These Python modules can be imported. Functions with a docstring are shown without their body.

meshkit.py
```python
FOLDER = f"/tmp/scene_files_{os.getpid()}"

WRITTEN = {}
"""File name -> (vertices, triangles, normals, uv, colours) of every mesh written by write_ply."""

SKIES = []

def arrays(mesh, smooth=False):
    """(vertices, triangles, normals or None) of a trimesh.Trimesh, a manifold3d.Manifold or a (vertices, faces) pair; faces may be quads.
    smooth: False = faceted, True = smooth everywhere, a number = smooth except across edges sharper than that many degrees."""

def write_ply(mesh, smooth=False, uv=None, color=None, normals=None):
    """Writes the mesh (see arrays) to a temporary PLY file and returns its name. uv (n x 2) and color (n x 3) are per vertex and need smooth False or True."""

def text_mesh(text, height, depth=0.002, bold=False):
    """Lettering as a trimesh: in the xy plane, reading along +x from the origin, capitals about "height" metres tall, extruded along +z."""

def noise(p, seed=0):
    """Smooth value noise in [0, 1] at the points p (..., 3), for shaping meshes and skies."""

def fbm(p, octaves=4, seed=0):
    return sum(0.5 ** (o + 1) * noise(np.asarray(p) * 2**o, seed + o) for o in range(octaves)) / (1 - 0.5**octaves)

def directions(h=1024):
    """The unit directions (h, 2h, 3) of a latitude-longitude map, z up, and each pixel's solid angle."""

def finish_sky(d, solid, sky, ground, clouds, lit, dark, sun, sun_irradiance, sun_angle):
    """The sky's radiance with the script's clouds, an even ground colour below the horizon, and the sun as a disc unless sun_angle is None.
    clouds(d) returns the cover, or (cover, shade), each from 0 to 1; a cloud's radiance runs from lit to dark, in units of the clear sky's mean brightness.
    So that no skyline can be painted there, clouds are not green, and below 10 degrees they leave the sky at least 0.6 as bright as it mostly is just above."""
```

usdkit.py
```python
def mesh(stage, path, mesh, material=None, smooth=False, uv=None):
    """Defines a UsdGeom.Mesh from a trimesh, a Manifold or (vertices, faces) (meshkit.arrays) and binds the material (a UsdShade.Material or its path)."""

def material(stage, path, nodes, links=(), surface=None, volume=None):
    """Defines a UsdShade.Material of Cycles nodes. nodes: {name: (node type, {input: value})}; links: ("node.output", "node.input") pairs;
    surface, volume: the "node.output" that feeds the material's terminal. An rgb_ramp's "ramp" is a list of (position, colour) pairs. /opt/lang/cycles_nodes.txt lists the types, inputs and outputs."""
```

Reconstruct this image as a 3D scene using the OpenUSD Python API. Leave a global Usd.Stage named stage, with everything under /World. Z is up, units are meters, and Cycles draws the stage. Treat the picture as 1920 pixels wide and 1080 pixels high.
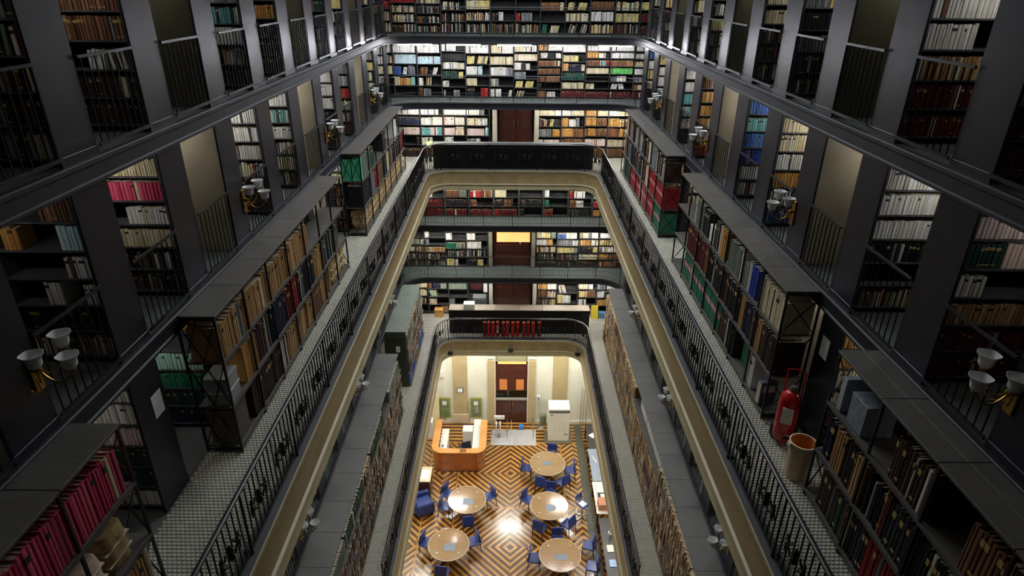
import math, re, numpy as np, trimesh, usdkit
from pxr import Usd, UsdGeom, UsdLux, Sdf, Gf, Vt, UsdShade
from shapely.geometry import Polygon, box as sbox
from shapely.ops import unary_union
EXPOSURE, SKY, TUBE, AISLE, HALL, SIDE = 0.15, 4.3, 185.0, 76.0, 42.0, 60.0

stage = Usd.Stage.CreateInMemory()
UsdGeom.SetStageUpAxis(stage, 'Z'); UsdGeom.SetStageMetersPerUnit(stage, 1.0)
UsdGeom.Xform.Define(stage, '/World'); UsdGeom.Scope.Define(stage, '/World/Looks')
PI = math.pi
# ------------------------------------------------------------------ camera
EYE = np.array([-0.045, 0.0, 19.2])
FPX = 1195.0
TH, RO, YW = math.atan(572.6/1195.0), math.radians(0.45), math.radians(-0.1253)
def _yaw(a): return np.array([a[0]*math.cos(YW)-a[1]*math.sin(YW), a[0]*math.sin(YW)+a[1]*math.cos(YW), a[2]])
_f, _u, _r = np.array([0, math.cos(TH), -math.sin(TH)]), np.array([0, math.sin(TH), math.cos(TH)]), np.array([1.0, 0, 0])
C_R, C_U, C_F = _yaw(math.cos(RO)*_r+math.sin(RO)*_u), _yaw(-math.sin(RO)*_r+math.cos(RO)*_u), _yaw(_f)
cam = UsdGeom.Camera.Define(stage, '/World/camera')
cam.AddTransformOp().Set(Gf.Matrix4d(*[float(x) for x in (*C_R, 0, *C_U, 0, *(-C_F), 0, *EYE, 1)]))
cam.CreateHorizontalApertureAttr(36.0); cam.CreateVerticalApertureAttr(20.25)
cam.CreateFocalLengthAttr(36.0*FPX/1920); cam.CreateClippingRangeAttr(Gf.Vec2f(0.05, 200))
cam.CreateExposureAttr(EXPOSURE)
def project(p):
    d = np.asarray(p, float)-EYE; z = d@C_F
    return 960+FPX*(d@C_R)/z, 540-FPX*(d@C_U)/z, z

# ------------------------------------------------------------------ large lights: the daylight of the glass roof
def rect_light(name, loc, w, h, rgb, power, rx=0.0, rz=0.0):
    l = UsdLux.RectLight.Define(stage, '/World/'+name); l.AddTranslateOp().Set(Gf.Vec3d(*loc)); l.AddRotateZOp().Set(rz); l.AddRotateXOp().Set(rx)
    l.CreateWidthAttr(w); l.CreateHeightAttr(h); l.CreateColorAttr(Gf.Vec3f(*rgb)); l.CreateIntensityAttr(power); l.CreateNormalizeAttr(False)
    return l
rect_light('roof_daylight', (0, 17.2, 22.2), 5.6, 11.6, (0.88, 0.94, 1.0), SKY)

# ------------------------------------------------------------------ helpers
def lin(r, g=None, b=None):
    if g is None: r, g, b = r
    return tuple((c/12.92 if c <= .04045 else ((c+.055)/1.055)**2.4) for c in (r/255, g/255, b/255))
_names = {}
def numbered(path):
    n = _names.get(path, 0); _names[path] = n+1
    return path if n == 0 else '%s_%03d' % (path, n)
MATS = {}
def M(name, col, rough=.5, metal=0., var=.18, scale=6., bump=0., stretch=(1, 1, 1), coat=0., spec=.5, emit=None, estr=0., bscale=None, trans=0., ior=1.5, sheen=0., coatr=.08):
    if name in MATS: return MATS[name]
    col = lin(col)
    n = {'p': ('principled_bsdf', dict(roughness=rough, metallic=metal, coat_weight=coat, coat_roughness=coatr, specular_ior_level=spec, transmission_weight=trans, ior=ior, sheen_weight=sheen)),
         'tc': ('texture_coordinate', {}), 'mp': ('mapping', {'scale': tuple(stretch)}),
         'nz': ('noise_texture', {'scale': scale, 'detail': 5., 'roughness': .6}),
         'rp': ('rgb_ramp', {'ramp': [(.25, tuple(c*(1-var) for c in col)), (.5, col), (.78, tuple(min(1, c*(1+var)) for c in col))]})}
    l = [('tc.object', 'mp.vector'), ('mp.vector', 'nz.vector'), ('nz.fac', 'rp.fac'), ('rp.color', 'p.base_color')]
    if emit is not None:
        n['p'][1].update(emission_color=lin(emit), emission_strength=estr)
    if bump:
        n['nb'] = ('noise_texture', {'scale': bscale or scale*6, 'detail': 4.}); n['b'] = ('bump', {'strength': bump, 'distance': .01})
        l += [('mp.vector', 'nb.vector'), ('nb.fac', 'b.height'), ('b.normal', 'p.normal')]
    MATS[name] = usdkit.material(stage, '/World/Looks/'+name, n, l, surface='p.BSDF')
    return MATS[name]
def emissive(name, rgb, strength):
    if name not in MATS:
        MATS[name] = usdkit.material(stage, '/World/Looks/'+name, {'e': ('emission', {'color': rgb, 'strength': strength})}, [], surface='e.emission')
    return MATS[name]

class B:
    """collects shapes; build() makes them one Mesh prim"""
    def __init__(s): s.v, s.f, s.n = [], [], 0
    def add(s, v, f):
        v = np.asarray(v, float); f = np.asarray(f, int)
        if f.shape[1] == 4: f = np.vstack([f[:, [0, 1, 2]], f[:, [0, 2, 3]]])
        s.v.append(v); s.f.append(f+s.n); s.n += len(v); return s
    def mesh(s, m): return s.add(m.vertices, m.faces)
    def box(s, x0, x1, y0, y1, z0, z1, ch=0.):
        if ch > 0: return s.mesh(chbox(x0, x1, y0, y1, z0, z1, ch))
        v = np.array([[x, y, z] for z in (z0, z1) for y in (y0, y1) for x in (x0, x1)], float)
        return s.add(v, [[0, 2, 3, 1], [4, 5, 7, 6], [0, 1, 5, 4], [2, 6, 7, 3], [0, 4, 6, 2], [1, 3, 7, 5]])
    def bar(s, p, q, w, h=None):
        h = h or w; p, q = np.asarray(p, float), np.asarray(q, float); d = q-p; L = np.linalg.norm(d); d = d/L
        a = np.cross(d, [0, 0, 1.]) if abs(d[2]) < .95 else np.array([1., 0, 0]); a /= np.linalg.norm(a); b = np.cross(a, d)
        v = [c+i*a*w/2+j*b*h/2 for c in (p, q) for i, j in ((-1, -1), (1, -1), (1, 1), (-1, 1))]
        return s.add(v, [[3, 2, 1, 0], [4, 5, 6, 7], [0, 1, 5, 4], [1, 2, 6, 5], [2, 3, 7, 6], [3, 0, 4, 7]])
    def tube(s, pts, r, n=6, caps=True, closed=False):
        p = np.asarray(pts, float); r = np.broadcast_to(r, (len(p),)).astype(float)
        t = np.gradient(p, axis=0) if not closed else np.roll(p, -1, 0)-np.roll(p, 1, 0)
        t /= np.linalg.norm(t, axis=1, keepdims=True)+1e-12
        ref = np.array([0, 0, 1.]) if np.mean(np.abs(t[:, 2])) < .8 else np.array([1., 0.2, 0])
        a = np.cross(t, ref); a /= np.linalg.norm(a, axis=1, keepdims=True)+1e-12; b = np.cross(t, a)
        an = np.arange(n)*2*PI/n
        v = p[:, None]+r[:, None, None]*(np.cos(an)[None, :, None]*a[:, None]+np.sin(an)[None, :, None]*b[:, None])
        m = len(p); f = []
        for i in range(m if closed else m-1):
            k = (i+1) % m
            for j in range(n): f.append([i*n+j, k*n+j, k*n+(j+1) % n, i*n+(j+1) % n])
        s.add(v.reshape(-1, 3), f)
        if caps and not closed:
            for i, o in ((0, 1), (m-1, -1)):
                c = np.vstack([v[i], p[i][None]]); s.add(c, [[(j, (j+1) % n, n), ((j+1) % n, j, n)][o < 0] for j in range(n)])
        return s
    def lathe(s, prof, c=(0, 0, 0), n=16, warp=None):
        prof = np.asarray(prof, float); an = np.arange(n)*2*PI/n; v = []
        for i, (r, z) in enumerate(prof):
            rr = r*np.ones(n) if warp is None else r*warp(i/(len(prof)-1), an)
            zz = z*np.ones(n)
            v.append(np.stack([rr*np.cos(an), rr*np.sin(an), zz], 1))
        v = np.concatenate(v)+np.asarray(c, float); f = []
        for i in range(len(prof)-1):
            for j in range(n): f.append([i*n+j, i*n+(j+1) % n, (i+1)*n+(j+1) % n, (i+1)*n+j])
        return s.add(v, f)
    def poly(s, pg, z0, z1):
        for g in getattr(pg, 'geoms', [pg]):
            m = trimesh.creation.extrude_polygon(g, z1-z0, engine='earcut'); m.apply_translation([0, 0, z0]); s.mesh(m)
        return s
    def sweep(s, curves, prof_closed=False):
        """curves: list of equally long point lists, skinned one to the next"""
        v = np.array(curves, float); m, n = v.shape[:2]; f = []
        for i in range(m-1 if not prof_closed else m):
            k = (i+1) % m
            for j in range(n-1): f.append([i*n+j, i*n+j+1, k*n+j+1, k*n+j])
        return s.add(v.reshape(-1, 3), f)
    def xf(s, mat):
        mat = np.asarray(mat); s.v = [v@mat[:3, :3].T+mat[:3, 3] for v in s.v]; return s
    def out(s): return np.concatenate(s.v), np.concatenate(s.f)
    def build(s, name, m, parent=None, smooth=False, label=None):
        path = numbered((str(parent.GetPath()) if parent else '/World')+'/'+name)
        o = usdkit.mesh(stage, path, s.out(), m, smooth=smooth).GetPrim()
        if label: o.SetCustomDataByKey('label', label)
        return o
def chbox(x0, x1, y0, y1, z0, z1, c):
    p = []
    for x, sx in ((x0, 1), (x1, -1)):
        for y, sy in ((y0, 1), (y1, -1)):
            for z, sz in ((z0, 1), (z1, -1)):
                p += [[x+sx*c, y+sy*c, z], [x+sx*c, y, z+sz*c], [x, y+sy*c, z+sz*c]]
    return trimesh.convex.convex_hull(np.array(p))
def rot(ax, deg):
    return trimesh.transformations.rotation_matrix(math.radians(deg), dict(x=[1, 0, 0], y=[0, 1, 0], z=[0, 0, 1])[ax])
def tag(o, label=None, cat=None, group=None, kind=None):
    for k, v in (('label', label), ('category', cat), ('group', group), ('kind', kind)):
        if v: o.SetCustomDataByKey(k, v)
    return o
def thing(name, label, cat, loc=(0, 0, 0), rz=0., group=None, sc=None, ry=0.):
    x = UsdGeom.Xform.Define(stage, numbered('/World/'+name)); x.AddTranslateOp().Set(Gf.Vec3d(*[float(c) for c in loc])); x.AddRotateZOp().Set(float(rz))
    if ry or sc is not None: x.AddRotateYOp().Set(float(ry))
    if sc is not None: x.AddScaleOp().Set(Gf.Vec3f(*[float(c) for c in sc]))
    return tag(x.GetPrim(), label, cat, group)
def dup(root, label, loc, rz=0., group=None, sc=None, ry=0.):
    r = thing(re.sub(r'_\d{3,}$', '', root.GetName()), label, root.GetCustomDataByKey('category'), loc, rz, group or root.GetCustomDataByKey('group'), sc, ry)
    r.GetReferences().AddInternalReference(root.GetPath()); r.SetInstanceable(True)
    return r
def struct(name, b, m, label=None, smooth=False, parent=None):
    o = b.build(name, m, parent, smooth)
    if parent is None: tag(o, label, None, None, 'structure')
    return o
def sgroup(name, label):
    x = UsdGeom.Xform.Define(stage, numbered('/World/'+name)); return tag(x.GetPrim(), label, None, None, 'structure')
ORD = ['first', 'second', 'third', 'fourth', 'fifth', 'sixth', 'seventh', 'eighth', 'ninth', 'tenth', 'eleventh', 'twelfth', 'thirteenth', 'fourteenth', 'fifteenth', 'sixteenth', 'seventeenth', 'eighteenth', 'nineteenth', 'twentieth']
def ordinal(i):
    if i < 20: return ORD[i]
    t = ['twenty', 'thirty', 'forty', 'fifty', 'sixty', 'seventy', 'eighty', 'ninety'][(i+1)//10-2] if (i+1) < 100 else 'hundred'
    return t+('-'+ORD[(i+1) % 10-1] if (i+1) % 10 else 'th')
def ucurve(W, Ye, r, o, z, y0=.3, n=10):
    """the inner edge of a gallery: left side, rounded corner, end, corner, right side; o metres towards the void"""
    w, ye, rr = W-o, Ye-o, max(r-o, .02)
    L = [(-w, y) for y in np.linspace(y0, ye-rr, 24)]
    L += [(-w+rr-rr*math.cos(a), ye-rr+rr*math.sin(a)) for a in np.linspace(0, PI/2, n+1)[1:]]
    L += [(x, ye) for x in np.linspace(-w+rr, w-rr, 8)[1:]]
    L += [(w-rr+rr*math.sin(a), ye-rr+rr*math.cos(a)) for a in np.linspace(0, PI/2, n+1)[1:]]
    L += [(w, y) for y in np.linspace(ye-rr, y0, 24)[1:]]
    return [(x, y, z) for x, y in L]

# ------------------------------------------------------------------ looks
steel = M('dark_steel', (31, 31, 41), .35, .15, .15, 3., .08, spec=.6)
iron = M('cast_iron', (20, 20, 22), .42, .2, .2, 12., .1)
rail_m = M('worn_rail', (58, 58, 62), .3, .4, .15, 20.)
slabtop = M('grey_slate_plate', (104, 104, 102), .5, 0, .14, 2.5, .12, (1, 1, 1), bscale=30)
casetop = M('case_top_slate', (84, 80, 74), .55, 0, .2, 5., .12, (1, 4, 1))
greentop = M('green_slate_plate', (128, 138, 128), .45, 0, .14, 2.5, .1)
pale = M('pale_floor_plate', (88, 95, 90), .45, 0, .14, 4., .1)
shelfm = M('shelf_steel', (82, 82, 84), .42, .1, .12, 4.)
stone = M('cornice_plaster', (148, 128, 88), .55, 0, .3, 1.1, .12, (3, .35, 3), bscale=30)
stone_hi = M('cornice_moulding', (166, 154, 118), .45, 0, .16, 2., .08)
ledge = M('grey_ledge_stone', (76, 76, 78), .5, 0, .15, 2., .1)
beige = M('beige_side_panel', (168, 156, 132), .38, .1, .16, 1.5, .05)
wood_dark = M('dark_mahogany', (74, 38, 30), .32, 0, .3, 4., .08, (6, 6, .7), coat=.2)
dark_back = M('shelf_back_dark', (40, 40, 40), .7, 0, .15, 4.)
cream_wall = M('cream_wall', (224, 222, 204), .75, 0, .06, 2., .06)
tan_wall = M('tan_pilaster', (178, 160, 118), .7, 0, .08, 2., .06)
white_pt = M('white_paint', (226, 224, 214), .4, 0, .05, 3.)
paper_w = M('white_paper', (232, 232, 228), .8, 0, .05, 10.)
brass = M('brass', (176, 138, 62), .28, .9, .2, 10.)
opal = M('opal_glass', (236, 236, 234), .2, 0, .04, 4., trans=.12, ior=1.4)
chrome = M('chrome', (200, 202, 204), .15, 1., .05, 4.)
rubber = M('black_rubber', (22, 22, 22), .6, 0, .15, 8.)
tile_m = M('white_glass_tile', (196, 192, 176), .35, 0, .16, 9.)
beam_m = M('beam_steel', (34, 34, 40), .55, .1, .15, 3., .08)
grout = M('tile_grout', (112, 110, 100), .7, 0, .2, 6.)
# ------------------------------------------------------------------ the setting
F1, F3, T = 6.10, 13.04, 2.24
W3, Y3, W1, Y1, RC = 3.10, 22.75, 2.98, 22.50, .85
SX = 4.43                       # face of the stacks
YE = 24.70                      # face of the end shelving
struct('floor', B().box(-4.7, 4.7, 11, 25.1, -.12, 0), M('floor_base', (70, 42, 24), .5, 0, .2, 4.), 'dark sub-floor under the parquet of the reading hall')
# parquet: concentric diamonds in panels, every plank of its own; the largest in view are parts, the rest one part
par = sgroup('floor', 'varnished two-tone parquet floor laid in diamonds and chevrons')
pl_mats = [M('parquet_'+n, c, .27, 0, .28, 3., .03, coat=.9, coatr=.16, bscale=14, spec=.8) for n, c in (('dark', (74, 42, 16)), ('dark_red', (88, 46, 18)), ('light', (192, 140, 62)), ('gold', (178, 124, 46)))]
planks = []
prng = np.random.default_rng(4)
for (cx, hx) in ((0.0, 2.24), (-2.9, .58), (2.82, .52), (-4.1, .56), (3.96, .56)):
    for cy, hy in ((17.45, 1.97), (21.45, 1.97), (13.45, 1.97)):
        pan = sbox(cx-hx, cy-hy, cx+hx, cy+hy)
        st = .148
        for n in range(int((hx+hy)/st)+1):
            for qx in (-1, 1):
                for qy in (-1, 1):
                    a, b = n*st+.004, (n+1)*st-.004
                    q = Polygon([(cx+qx*max(a, .002), cy+qy*.003), (cx+qx*b, cy+qy*.003), (cx+qx*.003, cy+qy*b), (cx+qx*.003, cy+qy*max(a, .002))]).buffer(0).intersection(pan)
                    if q.area > .004 and q.geom_type == 'Polygon':
                        x, y = q.representative_point().coords[0]; u, v, z = project((x, y, 0))
                        planks.append((q.area/z**2*(1 if -50 < u < 1970 and v < 1120 and abs(x) < 3.3 else .01), q, (n % 2)*2+int(prng.random() < .4)))
for cy, w in ((19.45, .026), (15.45, .026), (23.49, .06)):
    planks.append((1, sbox(-4.6, cy-w, 4.6, cy+w), 3))
for cx in (-2.27, 2.27, -3.51, 3.41):
    for y0, y1 in ((11.5, 15.42), (15.48, 19.42), (19.48, 23.42)): planks.append((1, sbox(cx-.026, y0, cx+.026, y1), 3))
for i in range(12): planks.append((.02, sbox(-4.6, 23.56+i*.12, 4.6, 23.56+i*.12+.115), (i % 2)*2))
planks.sort(key=lambda p: -p[0])
rest = [B() for _ in pl_mats]
for i, (a, q, m) in enumerate(planks):
    if i < 296: B().poly(q, 0, .012).build('plank', pl_mats[m], par)
    else: rest[m].poly(q, 0, .012)
for m, r in enumerate(rest):
    if r.n: r.build('plank_field', pl_mats[m], par).SetCustomDataByKey('kind', 'stuff')

# ground hall walls
we = B()
we.box(-4.7, -.78, 25.0, 25.35, 0, 5.6).box(.82, 4.7, 25.0, 25.35, 0, 5.6).box(-.78, .82, 25.0, 25.35, 4.05, 5.6)
wend = sgroup('wall_end', 'cream end wall of the reading hall with tan pilasters')
we.build('wall_face', cream_wall, wend)
for x0, x1 in ((-2.72, -2.06), (1.96, 2.64)):
    p = B().box(x0, x1, 24.93, 25.0, .55, 5.45, .01); p.build('pilaster', tan_wall, wend)
    B().box(x0-.06, x1+.06, 24.88, 25.0, .02, .55, .015).build('pilaster_base', M('beige_plinth', (196, 180, 148), .6, 0, .08, 3.), wend)
for x0, x1 in ((-4.6, -2.8), (-1.98, -1.2), (1.22, 1.9), (2.72, 4.6)):
    B().box(x0, x1, 24.95, 25.0, .02, .16, .008).build('skirting', white_pt, wend)
for x in (-.93, .97):
    B().box(x-.15, x+.15, 24.9, 25.0, .02, 3.55, .01).build('door_pilaster', tan_wall, wend)
    cb = B()
    prof = [(0, 4.5), (-.30, 4.5), (-.30, 4.36), (-.22, 4.26), (-.25, 4.1), (-.2, 3.95), (-.1, 3.8), (-.12, 3.68), (-.02, 3.55), (0, 3.55)]
    m = trimesh.creation.extrude_polygon(Polygon([(a, b) for a, b in prof]), .26, engine='earcut')
    m.apply_transform(np.array([[0, 0, 1, x-.13], [1, 0, 0, 25.0], [0, 1, 0, 0], [0, 0, 0, 1]])); cb.mesh(m); cb.build('corbel', cream_wall, wend)
B().box(-1.3, 1.34, 24.72, 25.0, 4.5, 4.72, .02).box(-1.2, 1.24, 24.8, 25.0, 4.72, 4.82, .01).build('entablature', cream_wall, wend)
for s, nm in ((-1, 'left'), (1, 'right')):
    struct('wall_'+nm, B().box(*sorted((s*4.62, s*4.9)), 10, 25.3, 0, 5.5), cream_wall, 'cream %s side wall of the reading hall' % nm)
struct('trim', B().box(3.02, 3.36, 12, 24.9, .0, .02), M('mottled_border', (84, 84, 72), .5, 0, .55, 26.), 'dark mottled stone border strip along the right tables')
# upper end wall, side walls, near end, roof
wu = B().box(-.9, .9, 25.12, 25.3, F1+2.15, F1+2.2)
wu.box(-7.5, 7.5, 25.12, 25.4, 5.5, 22.3)
struct('wall_end', wu, M('upper_wall', (70, 70, 70), .7, 0, .1, 2.), 'dark upper end wall behind the shelving')
for s, nm in ((-1, 'left'), (1, 'right')):
    struct('wall_'+nm, B().box(*sorted((s*6.35, s*6.6)), -3, 25.3, 5.4, 22.3), dark_back, 'dark outer wall behind the %s book stacks' % nm)
struct('wall_near', B().box(-6.5, 6.5, -3.2, -3.0, 0, 22.3), dark_back, 'dark wall behind the viewer at the near end')
struct('ceiling', B().box(-6.6, -2.9, -3, 25.3, 22.3, 22.5).box(2.9, 6.6, -3, 25.3, 22.3, 22.5).box(-2.9, 2.9, -3, 11.3, 22.3, 22.5).box(-2.9, 2.9, 23.2, 25.3, 22.3, 22.5).box(-2.9, 2.9, 11.3, 23.2, 22.42, 22.5), white_pt, 'roof above the stacks with a long glazed opening')

def void(W, Ye, r, o=0., y0=.3):
    return Polygon([(x, y) for x, y, z in ucurve(W, Ye, r, o, 0, y0)])
def sweep_trim(name, prof, W, Ye, z, m, label, smooth=35, y0=.3):
    return struct(name, B().sweep([ucurve(W, Ye, RC, o, z+dz, y0, 14) for o, dz in prof]), m, label, smooth)
for F, W, Ye, which in ((F3, W3, Y3, 'upper'), (F1, W1, Y1, 'lower')):
    th = .66
    full = sbox(-6.35, -2.9, 6.35, 25.15)
    struct('gallery_slab', B().poly(full.difference(void(W, Ye, RC, -.02)), F-th, F-.03), ledge, 'floor slab of the %s gallery around the well' % which)
    # tile bed, edge ledge
    struct('gallery_floor', B().poly(sbox(-4.45, -2.9, 4.45, 24.72).difference(void(W+.1, Ye+.1, RC, 0)), F-.03, F-.008), grout, 'dark grout bed of the %s gallery walkway' % which)
    struct('gallery_floor', B().poly(full.difference(sbox(-4.45, -2.9, 4.45, 24.72)), F-.03, F), slabtop, 'grey stone floor between the stacks of the %s gallery' % which)
    struct('gallery_edge', B().poly(void(W+.1, Ye+.1, RC, 0).difference(void(W, Ye, RC, .085)), F-.04, F+.012), ledge, 'grey stone kerb under the %s gallery railing' % which)
    prof = [(.085, .012), (.10, 0), (.10, -.05), (.075, -.09), (.07, -.12)]
    sweep_trim('trim', prof, W, Ye, F, stone_hi, 'moulded lip at the top of the %s gallery cornice' % which)
    prof = [(.07, -.12), (.075, -.2), (.09, -.34), (.125, -.46)]
    sweep_trim('trim', prof, W, Ye, F, stone, 'weathered tan plaster band of the %s gallery cornice' % which)
    prof = [(.125, -.46), (.165, -.475), (.175, -.5), (.165, -.525), (.15, -.53), (.155, -.58), (.185, -.64), (.185, -.68), (.1, -.70), (-.5, -.70)]
    sweep_trim('trim', prof, W, Ye, F, stone_hi, 'pale rounded moulding at the foot of the %s gallery cornice' % which)
    if which == 'lower':
        struct('ceiling', B().poly(full.difference(void(W, Ye, RC, 0)), F-.72, F-.66), white_pt, 'white underside of the lower gallery above the reading hall')
    # floors of the metal stack tiers
    for i, tn in ((1, 'middle'), (2, 'top')):
        z = F+i*T
        v = void(SX-.02, 23.60, 1.0, 0, -1.2)
        ring = sbox(-6.35, -2.9, 6.35, 25.12).difference(v)
        struct('tier_floor', B().poly(ring, z-.03, z), pale, 'pale plates flooring the %s tier of the %s stacks' % (tn, which))
        struct('tier_floor', B().poly(ring.buffer(-.005), z-.16, z-.03), steel, 'dark steel deck under the %s tier of the %s stacks' % (tn, which))
        struct('tier_beam', B().sweep([[(x, y, z+dz) for x, y, _ in ucurve(SX-.02, 23.60, 1.0, o, 0, -1.2, 12)] for o, dz in ((-.03, .012), (.03, .012), (.045, 0), (.045, -.04), (.02, -.06), (.02, -.19), (.04, -.205), (.04, -.235), (-.05, -.235), (-.05, -.03))]), beam_m, 'dark moulded steel edge beam of the %s tier of the %s stacks' % (tn, which), 30)

# ---- walkway tiles: small glass tiles set in grout
for F, W, Ye, which in ((F3, W3, Y3, 'upper'), (F1, W1, Y1, 'lower')):
    p = .056; h = .0235
    xs, ys = np.arange(-4.42, 4.43, p), np.arange(4.0 if which == 'upper' else 10.5, 24.68, p)
    X, Y = np.meshgrid(xs, ys); X = X+((np.arange(len(ys)) % 2)*p/2)[:, None]
    keep = ~((np.abs(X) < W+.14) & (Y < Ye+.14)) & (np.abs(X) < 4.41)
    X, Y = X[keep], Y[keep]
    n = len(X)
    if True:
        c = np.array([[-h, -h, -.01], [h, -h, -.01], [h, h, -.01], [-h, h, -.01], [-h*.7, -h*.7, 0], [h*.7, -h*.7, 0], [h*.7, h*.7, 0], [-h*.7, h*.7, 0]])
        fc = np.array([[4, 5, 6, 7], [0, 1, 5, 4], [1, 2, 6, 5], [2, 3, 7, 6], [3, 0, 4, 7]])
    else:
        c = np.array([[-h, -h, -.002], [h, -h, -.002], [h, h, -.002], [-h, h, -.002]]); fc = np.array([[0, 1, 2, 3]])
    v = c[None]+np.stack([X, Y, np.full(n, F)], 1)[:, None]
    f = fc[None]+(np.arange(n)*len(c))[:, None, None]
    o = B().add(v.reshape(-1, 3), f.reshape(-1, 4)).build('walkway_tiles', tile_m)
    tag(o, 'small pale glass tiles covering the %s gallery walkway' % which, 'tiles', None, 'stuff')

# ---- end doors
def panel_door(name, label, x0, x1, z0, z1, y, handle_z, leafs=2, rows=3):
    d = sgroup(name, label)
    w = (x1-x0)/leafs
    for i in range(leafs):
        a, b = x0+i*w+.006, x0+(i+1)*w-.006
        o = B().box(a, b, y, y+.05, z0, z1, .006).build('door_leaf', wood_dark, d)
        hh = (z1-z0-.12)/rows
        for r in range(rows):
            za, zb = z0+.08+r*hh, z0+(r+1)*hh
            B().box(a+.1, b-.1, y-.012, y+.01, za+.03, zb-.02, .012).build('panel', wood_dark, o)
    for s in (-1, 1):
        xm = (x0+x1)/2+s*.07
        B().box(xm-.022, xm+.022, y-.03, y, handle_z-.14, handle_z+.14, .006).tube([(xm, y-.03, handle_z+.08), (xm, y-.07, handle_z+.06), (xm, y-.07, handle_z-.06), (xm, y-.03, handle_z-.08)], .01, 6).build('door_handle', brass, d)
    return d
jamb = M('pale_jamb', (206, 198, 176), .6, 0, .08, 4.)
# ground door: lower leaves, dark glazed vestibule, upper leaves with amber panes
d1 = panel_door('door_1', 'maroon double door in the cream end wall below amber panes', -.72, .76, .04, 1.32, 25.05, 1.1, 2, 2)
B().box(-.78, .82, 24.97, 25.1, 1.32, 1.42, .01).build('rail_board', M('grey_rail', (150, 142, 132), .5, 0, .1, 4.), d1)
B().box(-.78, .82, 25.06, 25.12, 1.42, 1.82).build('dark_glass', M('dark_glass', (16, 18, 14), .08, 0, .1, 2.), d1)
for i, (a, b) in enumerate(((-.76, .02), (.02, .80))):
    o = B().box(a, b, 25.04, 25.1, 1.82, 3.32, .006).build('door_leaf', wood_dark, d1)
    B().box(a+.22, b-.2, 25.02, 25.04, 1.88, 2.46, .004).build('amber_pane', M('amber_pane', (206, 128, 66), .35, 0, .08, 3.), o)
    B().box(a+.12, b-.12, 25.025, 25.045, 2.56, 3.1, .012).build('panel', wood_dark, o)
B().box(-.62, .7, 24.99, 25.06, 3.34, 3.42, .005).build('transom_strip', M('amber_strip', (240, 170, 100), .4, 0, .05, 3., emit=(255, 170, 80), estr=1.2), d1)
B().box(-.78, .82, 25.02, 25.1, 3.44, 4.05, .01).box(-.66, .7, 25.0, 25.03, 3.55, 3.95, .008).build('overdoor_panel', M('olive_panel', (150, 146, 116), .6, 0, .1, 3.), d1)
for s in (-1, 1): B().box(*sorted((.02+s*.74, .02+s*.82)), 24.93, 25.06, .03, 4.05, .008).build('door_jamb', jamb, d1)
# lower gallery door
d2 = panel_door('door_2', 'dark red panelled double door with brass handles on the lower gallery', -.76, .84, F1+.04, F1+1.98, YE+.2, F1+1.45, 2, 3)
for x in (-.90, .98): B().box(x-.08, x+.08, YE-.02, YE+.24, F1+.03, F1+2.0, .01).build('door_jamb', jamb, d2)
d3 = sgroup('window_1', 'amber lit transom over a dark wooden panel on the lower middle tier')
z = F1+T
B().box(-.80, .78, YE+.16, YE+.24, z+.02, z+1.98, .01).build('dark_panel', wood_dark, d3)
for k in range(2): B().box(-.72, .70, YE+.14, YE+.17, z+.12+k*.46, z+.50+k*.46, .012).build('panel', wood_dark, d3)
B().box(-.64, .74, YE+.1, YE+.15, z+1.10, z+1.52, .005).build('lit_pane', M('amber_lit_pane', (250, 190, 120), .4, 0, .04, 2., emit=(255, 178, 104), estr=1.1), d3)
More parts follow.
